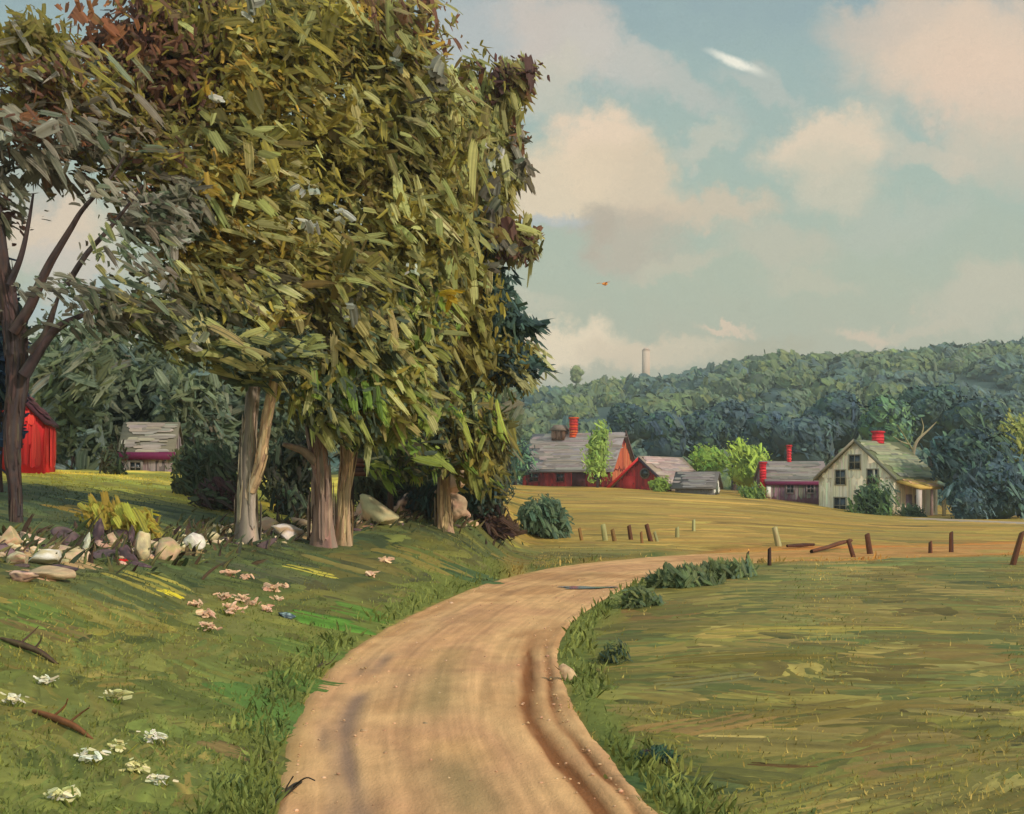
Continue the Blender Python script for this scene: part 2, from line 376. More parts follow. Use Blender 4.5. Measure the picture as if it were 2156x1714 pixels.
def off_road(x, y, mrg):
    return np.maximum(sdist(x, y, LEs), -sdist(x, y, REs)) > mrg
mb = MB()
for (n, ylo, yhi, K, S, ls, ws) in ((900, 5.5, 16, 16, 7, 1.0, 1.0), (1500, 9, 36, 12, 6, .8, .8), (1500, 14, 60, 9, 5, .7, .7), (1100, 42, 150, 8, 5, .9, .8)):
    y = np.exp(RNG.uniform(np.log(ylo), np.log(yhi), n)); u = RNG.uniform(-.62, .62, n); x = u * y
    g, la, de, ve, ru, ba = zones(x, y)
    lft = (la + de + ve + ba) > .5
    L = y * RNG.uniform(.045, .11, n) * ls * np.where(lft, 1.15, 1.5); W = np.clip(y * y * RNG.uniform(.0035, .008, n) * ws * np.where(lft, 1.5, 1.7), .12, 3.4)
    sw = fbm(x, y, 4.0, 21)
    ang = np.where(lft, -.75 + .5 * (sw - .5) * 2 + RNG.normal(0, .25, n), np.where(g > .5, -.12 + RNG.normal(0, .12, n), (sw - .5) * 7.0 * sstep(30, 10, y) + RNG.normal(0, .2, n)))
    far = np.maximum(sdist(x, y, LEs), -sdist(x, y, REs))
    near = far < 2.2 + L * .3
    ip = np.clip(np.searchsorted(LEs[:, 1], y) , 1, len(LEs) - 1); tg = LEs[ip] - LEs[ip - 1]; ang = np.where(lft & near & (y < 34), np.arctan2(tg[:, 1], tg[:, 0]) + RNG.normal(0, .25, n) , ang)
    ok = far > .16 + np.where(lft & near, W * .5 + L * .12, L * .40 + np.maximum(W - .5, 0) * .25)
    x, y, L, W, ang, lft = x[ok], y[ok], L[ok], W[ok], ang[ok], lft[ok]; n = len(x)
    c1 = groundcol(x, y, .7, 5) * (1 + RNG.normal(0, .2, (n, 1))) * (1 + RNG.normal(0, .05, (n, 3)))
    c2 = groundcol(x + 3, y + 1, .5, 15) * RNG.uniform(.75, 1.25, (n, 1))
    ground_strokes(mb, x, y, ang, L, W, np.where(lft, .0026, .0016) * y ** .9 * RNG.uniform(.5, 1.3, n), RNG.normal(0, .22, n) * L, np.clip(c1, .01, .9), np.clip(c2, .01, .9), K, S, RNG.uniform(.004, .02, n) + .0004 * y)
# some sweeps placed where the eye goes: (px, py, length px, width px, tilt deg in plan, colour)
for (px, py, Lp, Wp, an, c) in (
    (690,1310,190,26,0,(86,130,52)), (640,1370,240,34,-14,(84,104,50)), (760,1290,150,22,-6,(90,124,54)), (560,1480,330,60,-32,(78,108,52)), (470,1420,260,50,-38,(96,108,56)),
    (640,1440,200,40,-10,(74,100,46)), (610,1540,220,50,-30,(88,116,60)), (560,1600,200,44,-20,(84,92,48)), (520,1650,220,40,-8,(76,92,52)), (400,1470,260,60,-36,(88,98,50)),
    (500,1590,230,26,-34,(118,104,66)), (330,1230,260,40,-30,(140,134,62)), (260,1260,300,46,-36,(74,84,50)), (560,1210,240,38,-30,(74,80,58)), (650,1205,120,16,-5,(150,146,64)),
    (760,1190,240,30,-24,(112,108,62)), (900,1180,220,24,-20,(118,112,60)), (990,1215,160,14,10,(70,92,58)), (100,1330,240,50,-28,(108,98,58)), (390,1120,190,30,-30,(96,104,54)),
    (240,1065,160,40,-40,(152,146,58)), (280,1080,100,12,-42,(214,200,48)), (360,1255,90,8,-38,(214,202,60)), (170,1075,150,34,-30,(130,112,44)),
    (1800,1330,700,40,4,(132,124,60)), (1560,1380,420,36,10,(104,96,44)), (1900,1420,360,90,-28,(98,92,44)), (1500,1440,280,34,0,(110,110,70)), (1480,1530,330,60,35,(134,112,66)),
    (1620,1560,420,70,-14,(120,112,62)), (1760,1500,420,60,24,(110,100,48)), (1850,1600,520,80,30,(120,110,58)), (1560,1640,300,60,-30,(86,88,46)), (1900,1680,500,70,14,(116,112,62)),
    (1480,1650,200,50,-60,(84,96,58)), (1700,1690,420,50,20,(104,104,56)), (2020,1500,300,70,-50,(122,114,66)), (2050,1250,260,30,3,(136,124,72)), (1750,1250,400,22,2,(118,112,58)),
    (1430,1440,120,20,30,(98,92,42)), (1420,1560,150,30,-44,(112,110,52)), (1400,1650,240,30,-52,(74,96,56)), (1640,1620,160,14,-30,(84,66,40)), (40,1165,150,26,-8,(176,150,112)), (150,1185,170,22,-6,(168,144,106)), (270,1165,150,22,-4,(180,152,116)), (380,1160,130,22,4,(160,142,100)), (90,1215,150,18,-8,(170,138,110)), (600,1125,130,16,-6,(156,136,100)), (720,1110,150,14,-4,(170,134,108)), (860,1085,120,10,-6,(168,130,104)), (330,1135,140,18,6,(150,132,92)), (2000,1180,300,10,-2,(96,104,66)), (1850,1195,300,10,2,(98,108,62))):
    g0 = ground_at(px, py); Y = g0[1]
    x = g0[0:1]; y = g0[1:2]; L = np.array([Lp * Y / F]); W = np.array([np.clip(Wp * Y / F * Y / 3.0, .12, 3)])
    c = lin(c)[None] * np.array([1.30, 1.10, .95])
    ground_strokes(mb, x, y, np.radians([an]), L, W, np.array([.0045 * Y]), L * RNG.normal(0, .16), c, c * RNG.uniform(.55, 1.3), 16, 8, np.array([.02 + .0006 * Y]))
tag(mb.build('grass', M_GRASS, smooth=False), 'olive and golden grass combed in broad sweeps over bank, meadow and field', kind='stuff')

# standing blades along the verges and through the near bank
mb = MB()
n = 40000
y = np.exp(RNG.uniform(np.log(6), np.log(40), n)); x = RNG.uniform(-.6, .6, n) * y
far = np.maximum(sdist(x, y, LEs), -sdist(x, y, REs))
keep = (far > .02) & (RNG.random(n) < np.where(far < .55, 1, .0)) & (n2(x, y, 1.3, 9) > .30)
x, y = x[keep], y[keep]; n = len(x)
c1 = groundcol(x, y, .6, 3) * RNG.uniform(.8, 1.4, (n, 1)); z = terrain(x, y)
T = np.stack([RNG.normal(.15, .35, n), RNG.normal(0, .3, n), np.ones(n)], 1)
V, Fc, C = strokes(np.stack([x, y, z - .01], 1), T, np.stack([RNG.normal(0, .5, n), -np.ones(n), RNG.normal(0, .2, n)], 1), RNG.uniform(.05, .19, n) * (1 + y * .012), RNG.uniform(.014, .03, n) * (1 + y * .03),
                   RNG.normal(0, .05, (n, 3)) * np.array([1, 1, .3]), c1, c1 * .85, 2, 3, tip=.8)
mb.add(V, Fc, C)
tag(mb.build('grass', M_GRASS), 'short standing grass blades fringing the dirt road', kind='stuff')

# fine short turf everywhere near the viewer
mb = MB(); n = 90000
y = np.exp(RNG.uniform(np.log(6.2), np.log(46), n)); x = RNG.uniform(-.58, .58, n) * y
far = np.maximum(sdist(x, y, LEs), -sdist(x, y, REs)); keep = (far > .0 + .10 * (n2(x, y, .5, 6) - .5) * 4) & (RNG.random(n) < sstep(.30, .62, n2(x / np.maximum(1, y / 14), y / np.maximum(1, y / 14), .9, 44)) * .9 + .10) & ((sdist(x, y, LEs) > 0) | (RNG.random(n) < .5))
x, y = x[keep], y[keep]; n = len(x); c1 = groundcol(x, y, .6, 3) * RNG.uniform(.9, 1.3, (n, 1)) * (.8 + .5 * n2(x, y, .35, 77))[:, None]; z = terrain(x, y)
V, Fc, C = strokes(np.stack([x, y, z - .01], 1), np.stack([RNG.normal(.2, .5, n), RNG.normal(0, .4, n), np.ones(n)], 1), np.stack([RNG.normal(.3, .4, n), -np.ones(n) * .6, np.full(n, .5)], 1), RNG.uniform(.03, .085, n) * (1 + y * .016), RNG.uniform(.007, .014, n) * (1 + y * .05), RNG.normal(0, .02, (n, 3)), c1, c1 * .9, 1, 2, tip=.9, bulge=0)
mb.add(V, Fc, C); tag(mb.build('turf', M_GRASS), 'short fine turf over the bank and the meadow', kind='stuff')
# loose grit on the road
mb = MB(); n = 420; y = np.exp(RNG.uniform(np.log(6.5), np.log(34), n)); f_ = RNG.random(n); f_ = np.where(RNG.random(n) < .5, f_ ** 3 * .5 * RNG.choice([0, 1], n), f_); f_ = np.where((RNG.random(n) < .3), 1 - RNG.random(n) ** 2 * .25, f_)
xl = np.interp(y, LEs[:90, 1], LEs[:90, 0]); xr = np.interp(y, REs[:90, 1], REs[:90, 0]); x = xl + (xr - xl) * np.clip(f_, .05, .95); z = terrain(x, y, False) + .03
V0, F0 = ico(1); r = RNG.uniform(.005, .016, n) * (1 + y * .02); r[RNG.random(n) < .04] *= 2
V = V0[None] * (1 + RNG.normal(0, .18, (n, len(V0), 1))) * r[:, None, None] * np.array([1.2, 1, .7]) + np.stack([x, y, z], 1)[:, None]
c = pick([(190,146,108),(172,132,98),(200,158,120)], n); mb.add(V.reshape(-1, 3), (F0[None] + (np.arange(n) * len(V0))[:, None, None]).reshape(-1, 3), np.repeat(c, len(V0), 0))
tag(mb.build('gravel', M_STONE), 'loose grit scattered along the dirt road', kind='stuff')

# the broken stone band along the bank and the brush that grows through it
BANDL = [(-60,1150),(0,1152),(100,1172),(200,1160),(300,1158),(380,1142),(460,1128),(560,1122),(640,1118),(720,1106),(800,1096),(880,1084),(950,1084),(1030,1092)]
bp_ = np.array([ground_at(a, b)[:2] for a, b in BANDL])
def along_band(n, t0, t1, wd, rng):
    q = catmull(bp_, 400); t = rng.uniform(t0, t1, n) * 399; i = t.astype(int); return q[i, 0] + rng.normal(0, wd, n), q[i, 1] + rng.normal(0, wd * 1.3, n)
rg = np.random.default_rng(90); n = 620; x, y = along_band(n, 0, 1, .42, rg)
z = terrain(x, y); r = rg.uniform(.03, .11, n) * np.where(rg.random(n) < .12, 1.7, 1); V0, F0 = ICO2
mb = MB()
V = np.repeat(V0[None], n, 0) * (1 + rg.normal(0, .05, (n, len(V0), 1)))
for k in range(7):
    pl = norm(rg.normal(0, 1, (n, 1, 3))); V = V - np.maximum((V * pl).sum(-1, keepdims=True) - .55, 0) * pl
V = V * r[:, None, None] * rg.uniform(.7, 1.4, (n, 1, 3)) * np.array([1.3, 1.1, .75]) + np.stack([x, y, z + r * .25], 1)[:, None]
c = pick([(206,178,140),(190,164,130),(214,192,156),(206,164,136),(120,96,94),(96,76,76),(176,156,118)], n, rg)
mb.add(V.reshape(-1, 3), (F0[None] + (np.arange(n) * len(V0))[:, None, None]).reshape(-1, 3), np.repeat(c, len(V0), 0) * rg.normal(1, .06, (n * len(V0), 1)))
tag(mb.build('rubble', M_STONE), 'small broken stones strewn along the bank under the trees', kind='stuff')
mb = MB(); n = 1500; x, y = along_band(n, .05, 1, .75, rg); y = y + .35 + np.abs(rg.normal(0, .5, n)); z = terrain(x, y)
pu = [(84,66,48),(70,80,50),(96,72,52),(72,54,48),(92,98,56),(60,66,48),(110,104,56)]
V, Fc, C = strokes(np.stack([x, y, z - .03], 1), np.stack([rg.normal(.15, .5, n), rg.normal(-.1, .4, n), np.full(n, .9)], 1), np.stack([rg.normal(.2, .3, n), -np.ones(n), np.full(n, .4)], 1), rg.uniform(.12, .42, n), rg.uniform(.03, .11, n), rg.normal(0, .07, (n, 3)) + np.array([.08, 0, -.04]), pick(pu, n, rg), pick(pu, n, rg), 5, 4, rg, ragged=.4, tip=.5)
mb.add(V, Fc, C)
tag(mb.build('undergrowth', M_GRASS), 'red-brown and olive undergrowth along the broken stones', kind='stuff')

# ------------------------------------------------------------------ hills beyond the farm and their woods
SKY = np.array([(-400,830),(300,810),(700,806),(1000,816),(1100,816),(1200,809),(1300,797),(1400,787),(1480,777),(1560,757),(1650,738),(1750,738),(1850,738),(1950,728),(2080,718),(2156,714),(2500,700),(3400,690)], float)
def hill(px, y):
    top = EYE - (np.interp(px, SKY[:, 0], SKY[:, 1]) + 37 - HY) * 600 / F
    t = np.clip((y - 165) / 435, 0, 1); t = t * t * (3 - 2 * t) * .6 + t * .4
    return -4 + t * (top + 4) - np.maximum(y - 600, 0) * .05
ys = np.geomspace(160, 1100, 90); pxs = np.linspace(-400, 3400, 160)
YY, PX = np.meshgrid(ys, pxs, indexing='ij'); XX = (PX - CX) * YY / F
mb = MB(); ZZ = hill(PX, YY) + 1.5 * (fbm(XX, YY, 40, 3) - .5)
mb.add(np.stack([XX, YY, ZZ], -1).reshape(-1, 3), grid_faces(*YY.shape), palcol([(72,88,74),(64,80,74),(84,94,70)], XX, YY, 60, 2).reshape(-1, 3))
tag(mb.build('hills', M_FAR, smooth=True), kind='structure')

def far_crown(mb, c, R, pal, pal2, ns=14, rng=RNG, squash=.8, K=8, S=4, big=.9, var=.09):
    c = np.asarray(c, float)
    V, Fc = ICO2; V = V * (1 + .5 * (vnoise(V * 1.7 + rng.random() * 90)[:, None] - .5)) * np.array([1, 1, squash]) * R * .86
    mb.add(V + c, Fc, pick(pal2, len(V), rng, .95, .05))
    n0 = rng.normal(0, 1, (ns, 3)); n0[:, 2] = np.abs(n0[:, 2]) * .9 + .05; n0[:, 1] -= .5; n0 = norm(n0)
    T = np.stack([rng.normal(.55, .4, ns), rng.normal(0, .3, ns), rng.normal(-.5, .3, ns)], 1); T = norm(T - (T * n0).sum(1, keepdims=True) * n0)
    L = R * rng.uniform(.6, 1.2, ns) * big; W = R * rng.uniform(.26, .46, ns)
    p0 = c + n0 * R * np.array([1, 1, squash]) * rng.uniform(.86, 1.0, (ns, 1)) - T * L[:, None] * .35
    V, Fc, C = strokes(p0, T, n0 + np.array([.15, -.25, .15]) + rng.normal(0, .08, (ns, 3)), L, W, -n0 * (L * L / (2.4 * R))[:, None], pick(pal2, ns, rng, 1.25, var), pick(pal, ns, rng, 1.25, var), K, S, rng, ridge=.035, bulge=.06)
    mb.add(V, Fc, C)
    m = ns * 4; n1 = rng.normal(0, 1, (m, 3)); n1[:, 2] = np.abs(n1[:, 2]) - .1; n1[:, 1] -= .4; n1 = norm(n1); T = norm(np.stack([rng.normal(.4, .5, m), rng.normal(0, .4, m), rng.normal(-.5, .4, m)], 1))
    V, Fc, C = strokes(c + n1 * R * np.array([1, 1, squash]) * rng.uniform(.9, 1.1, (m, 1)), T, n1 + rng.normal(0, .3, (m, 3)), R * rng.uniform(.12, .34, m), R * rng.uniform(.06, .15, m), np.zeros((m, 3)), pick(pal2 + pal, m, rng, 1.25, .12), pick(pal, m, rng, 1.2, .1), 2, 2, rng, ragged=.5)
    mb.add(V, Fc, C)

HILLD = [(70,86,76),(62,78,74),(78,90,68),(60,74,72),(66,80,66)]
HILLL = [(84,100,80),(74,92,84),(92,102,74),(76,92,90),(88,98,72),(68,84,84)]
HILLG = [(78,90,62),(70,84,66),(84,94,60)]; HILLG2 = [(96,106,68),(86,100,74),(104,110,64),(90,98,78)]
mb = MB(); rg = np.random.default_rng(21)
for k in range(900):
    Y = np.exp(rg.uniform(np.log(185), np.log(640))) if k > 150 else rg.uniform(520, 640)
    px = rg.uniform(560, 2700) if k > 150 else 560 + 2140 * k / 150
    q = float(n2(np.array([px / 160.]), np.array([Y / 70.]), 1.0, 3)[0]); HD, HL = (HILLD, HILLL) if q < .5 else (HILLG, HILLG2)
    x = (px - CX) * Y / F; R = Y * rg.uniform(34, 66) / F * (1.1 - .35 * (Y - 185) / 455)
    far_crown(mb, (x, Y, hill(px, Y) + R * .05), R, HD, HL, 16, rg, .62, 8, 4, 1.25)
tag(mb.build('woodland', M_FAR, smooth=True), 'blue-green woodland covering the long hill behind the farm', kind='stuff')

# ------------------------------------------------------------------ sky
SUN = np.array((.68, -.52, .54)); SUN = SUN / np.linalg.norm(SUN)
world = bpy.data.worlds.new('World'); scene.world = world; world.use_nodes = True
nt = world.node_tree; ns, lk = nt.nodes, nt.links; bg = ns['Background']; bg.inputs['Strength'].default_value = .1
sky = ns.new('ShaderNodeTexSky'); sky.sky_type = 'NISHITA'; sky.sun_disc = False
sky.sun_elevation = math.asin(SUN[2]); sky.sun_rotation = math.atan2(SUN[0], SUN[1])
def node(t, **kw):
    n = ns.new(t)
    for a, b in kw.items(): setattr(n, a, b)
    return n
def mth(op, a, b=None, c=None):
    n = node('ShaderNodeMath', operation=op)
    for i, v in enumerate((a, b, c)):
        if v is None: continue
        if isinstance(v, (int, float)): n.inputs[i].default_value = v
        else: lk.new(v, n.inputs[i])
    return n.outputs[0]
tc = node('ShaderNodeTexCoord'); sp = node('ShaderNodeSeparateXYZ'); lk.new(tc.outputs['Generated'], sp.inputs[0])
yy = mth('MAXIMUM', mth('ABSOLUTE', sp.outputs['Y']), .18)
U = mth('MULTIPLY_ADD', mth('DIVIDE', sp.outputs['X'], yy), F, CX)
Vv = mth('MULTIPLY_ADD', mth('DIVIDE', sp.outputs['Z'], yy), -F, HY)
cb = node('ShaderNodeCombineXYZ'); lk.new(U, cb.inputs[0]); lk.new(Vv, cb.inputs[1])
def noise(vec, scale, detail=4, rough=.6):
    n = node('ShaderNodeTexNoise'); n.inputs['Scale'].default_value = scale; n.inputs['Detail'].default_value = detail; n.inputs['Roughness'].default_value = rough
    lk.new(vec, n.inputs['Vector']); return n
def vm(op, a, b=None, sc=None):
    n = node('ShaderNodeVectorMath', operation=op)
    if hasattr(a, 'default_value'): lk.new(a, n.inputs[0])
    else: n.inputs[0].default_value = a
    if b is not None:
        if hasattr(b, 'default_value'): lk.new(b, n.inputs[1])
        else: n.inputs[1].default_value = b
    if sc is not None: n.inputs['Scale'].default_value = sc
    return n
n1 = noise(cb.outputs[0], .0085, 7, .68)
off = vm('SCALE', vm('SUBTRACT', n1.outputs['Color'], (.5, .5, .5)).outputs[0], sc=210)
wv = vm('ADD', cb.outputs[0], off.outputs[0]).outputs[0]
def mixrgb(fac, a, b, blend='MIX'):
    n = node('ShaderNodeMix', data_type='RGBA', blend_type=blend)
    if isinstance(fac, (int, float)): n.inputs[0].default_value = fac
    else: lk.new(fac, n.inputs[0])
    for i, v in ((6, a), (7, b)):
        if hasattr(v, 'default_value'): lk.new(v, n.inputs[i])
        else: n.inputs[i].default_value = (*v, 1)
    return n.outputs[2]
sw = node('ShaderNodeSeparateXYZ'); lk.new(wv, sw.inputs[0])
mr = node('ShaderNodeMapRange'); mr.inputs['From Min'].default_value = -60; mr.inputs['From Max'].default_value = 900; lk.new(sw.outputs['Y'], mr.inputs['Value'])
rp = node('ShaderNodeValToRGB'); lk.new(mr.outputs[0], rp.inputs['Fac'])
els = rp.color_ramp.elements
for i, (p, c) in enumerate(((0, (128,148,154)), (.20, (142,162,158)), (.45, (152,168,155)), (.68, (162,169,148)), (.88, (169,166,143)))):
    e = els[i] if i < 2 else els.new(p)
    e.position = p; e.color = (*lin(c), 1)
cur = rp.outputs['Color']
def blob(cur, px, py, rx, ry, rot, c, st=.9, soft=(.46, 1.2), vec=None):
    m = node('ShaderNodeMapping', vector_type='TEXTURE'); c = tuple(min(255, v * 1.0) for v in c); m.inputs['Location'].default_value = (px, py, 0)
    m.inputs['Rotation'].default_value = (0, 0, math.radians(rot)); m.inputs['Scale'].default_value = (rx, ry, 1e6)
    lk.new(vec or wv, m.inputs['Vector'])
    le = node('ShaderNodeVectorMath', operation='LENGTH'); lk.new(m.outputs[0], le.inputs[0])
    r = node('ShaderNodeMapRange', interpolation_type='SMOOTHSTEP'); r.inputs['From Min'].default_value = soft[1]; r.inputs['From Max'].default_value = soft[0]
    r.inputs['To Max'].default_value = st; lk.new(le.outputs['Value'], r.inputs['Value'])
    return mixrgb(r.outputs[0], cur, tuple(lin(c)))
for b in ((1010,120,150,200,20,(168,170,168),.8), (1180,70,150,110,25,(188,176,164),.85), (1290,120,150,70,30,(184,178,168),.7), (1170,170,110,60,-30,(186,180,162),.7), (1420,170,170,50,30,(176,174,164),.65),
          (2010,90,260,150,-10,(208,184,160),.9), (2090,190,170,150,20,(210,184,160),.85), (1860,40,160,60,-10,(188,174,158),.7), (2100,330,130,90,0,(186,176,156),.6),
          (1250,300,120,95,10,(216,192,164),.95), (1330,390,140,90,20,(202,182,154),.9), (1170,390,150,100,0,(210,190,160),.9), (1500,440,150,46,-6,(196,176,150),.75),
          (1740,300,150,75,-12,(210,190,164),.9), (1760,380,120,80,10,(188,180,158),.8), (1640,520,150,60,10,(186,174,152),.5),
          (1320,500,130,70,0,(176,160,140),.7), (1250,480,60,60,0,(166,146,126),.4), (1120,470,120,30,0,(150,164,176),.5),
          (1900,470,160,60,-20,(176,176,160),.4), (1480,300,90,34,-20,(196,184,164),.45), (1620,180,110,36,25,(184,178,166),.4), (1960,330,120,40,10,(200,182,160),.5), (1420,560,120,30,-8,(190,176,152),.5), (1700,600,120,26,6,(186,176,152),.45), (1900,690,150,24,-4,(196,180,154),.5), (1440,740,140,34,-4,(206,188,158),.6), (1120,640,110,26,0,(188,180,156),.5), (2080,620,180,70,-14,(184,176,154),.75),
          (1190,725,170,58,0,(222,202,170),.98), (1330,745,110,44,0,(206,186,156),.85), (1520,684,90,15,4,(208,184,156),.85), (1820,706,58,24,4,(200,180,154),.85), (1600,735,120,40,-10,(166,160,134),.6),
          (100,480,170,90,0,(206,184,158),.9), (150,560,150,50,0,(190,178,164),.8), (170,640,140,50,0,(160,176,178),.7), (60,400,120,50,0,(160,160,150),.6), (400,620,120,60,0,(190,178,162),.6),
          (-500,300,300,120,-10,(198,180,158),.8), (-900,500,300,90,0,(200,182,158),.8), (2700,250,320,130,10,(196,178,156),.8), (3100,600,400,100,0,(190,178,156),.8), (500,-400,420,140,10,(190,176,160),.8), (1700,-420,400,130,-12,(190,176,160),.8)):
    cur = blob(cur, *b)
hl = noise(cb.outputs[0], .02, 4, .7)
cur = blob(cur, 1548, 131, 74, 13, 22, (232, 226, 208), .85, (.15, 1.2), vm('ADD', cb.outputs[0], vm('SCALE', vm('SUBTRACT', hl.outputs['Color'], (.5, .5, .5)).outputs[0], sc=22).outputs[0]).outputs[0])
# wind-combed streaks through the vapour, in two directions
def streak(rot, sx, sy):
    m = node('ShaderNodeMapping'); m.inputs['Rotation'].default_value = (0, 0, math.radians(rot)); m.inputs['Scale'].default_value = (sx, sy, 1)
    lk.new(wv, m.inputs['Vector']); return noise(m.outputs[0], 1.0, 3, .6).outputs['Fac']
sel = node('ShaderNodeMapRange', interpolation_type='SMOOTHSTEP'); sel.inputs['From Min'].default_value = .42; sel.inputs['From Max'].default_value = .58
lk.new(noise(cb.outputs[0], .006, 2).outputs['Fac'], sel.inputs['Value'])
mixf = node('ShaderNodeMix', data_type='FLOAT'); lk.new(sel.outputs[0], mixf.inputs[0]); lk.new(streak(-28, .012, .13), mixf.inputs[2]); lk.new(streak(35, .012, .12), mixf.inputs[3])
gain = node('ShaderNodeMapRange'); gain.inputs['From Min'].default_value = .25; gain.inputs['From Max'].default_value = .75; gain.inputs['To Min'].default_value = 8.2; gain.inputs['To Max'].default_value = 11.2
lk.new(mixf.outputs[0], gain.inputs['Value'])
scl = node('ShaderNodeVectorMath', operation='SCALE'); lk.new(cur, scl.inputs[0]); lk.new(gain.outputs[0], scl.inputs['Scale'])
back_fill = node('ShaderNodeMapRange', interpolation_type='SMOOTHSTEP'); back_fill.inputs['From Min'].default_value = .15; back_fill.inputs['From Max'].default_value = -.5; back_fill.inputs['To Min'].default_value = 1.0; back_fill.inputs['To Max'].default_value = 2.8; lk.new(sp.outputs['Y'], back_fill.inputs['Value'])  # sky behind the camera is brightened as added fill for front faces
scl2 = node('ShaderNodeVectorMath', operation='SCALE'); lk.new(scl.outputs[0], scl2.inputs[0]); lk.new(back_fill.outputs[0], scl2.inputs['Scale'])
fin = mixrgb(.96, sky.outputs['Color'], scl2.outputs[0])
lk.new(fin, bg.inputs['Color'])

sl = bpy.data.lights.new('sun', 'SUN'); sl.energy = 2.2; sl.angle = math.radians(3); sl.color = (1, .91, .76)
so = bpy.data.objects.new('sun', sl); COL.objects.link(so); so.rotation_euler = Vector(tuple(SUN)).to_track_quat('Z', 'Y').to_euler()

cam = bpy.data.cameras.new('camera'); cam.sensor_width = 36; cam.lens = 36 * F / 2156; cam.shift_y = (HY - 857) / 2156; cam.clip_end = 6000; cam.clip_start = .1
co = bpy.data.objects.new('camera', cam); COL.objects.link(co); co.location = (0, 0, EYE); co.rotation_euler = (math.pi / 2, 0, 0); scene.camera = co
vs = scene.view_settings; vs.view_transform = 'Standard'; vs.look = 'None'; vs.exposure = .42; vs.gamma = 1

# the soft valley air
hz = bpy.data.materials.new('valley_haze'); hz.use_nodes = True; hn = hz.node_tree.nodes; hl_ = hz.node_tree.links
for n in list(hn):
    if n.type == 'BSDF_PRINCIPLED': hn.remove(n)
pv = hn.new('ShaderNodeVolumePrincipled'); pv.inputs['Color'].default_value = (.80, .86, .86, 1); pv.inputs['Density'].default_value = .00045; pv.inputs['Anisotropy'].default_value = .2
hl_.new(pv.outputs['Volume'], hn['Material Output'].inputs['Volume'])
mb = MB(); mb.box((-2900, -20, -26), (2900, 1540, 110), (.8, .8, .8)); tag(mb.build('haze', hz), kind='stuff')
# ------------------------------------------------------------------ trees
SAGE = [(150,148,92),(136,134,80),(160,154,106),(120,118,66),(142,134,84),(128,116,70)]
OLIVE = [(120,108,42),(106,96,40),(132,118,48),(94,86,42),(112,104,50),(100,84,44)]
OCHRE = [(144,116,44),(152,122,48),(126,98,40),(134,112,42)]
BROWN = [(98,64,44),(84,54,40),(112,72,46),(92,74,46),(82,54,48)]
GREY = [(106,100,84),(120,112,96),(92,88,74),(132,124,110),(88,80,66),(84,92,72)]
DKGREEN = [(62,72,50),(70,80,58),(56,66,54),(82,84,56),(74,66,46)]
TEAL = [(54,74,66),(66,88,80),(46,62,62),(60,74,56)]
GREEN = [(116,130,52),(100,122,48),(132,142,64),(122,124,58)]
SKY_DAB = [(184,181,166),(168,166,152),(194,190,176)]  # pale leaf strokes standing in for sky gaps and sunlit sprays
LEAF_MUL = 1.42

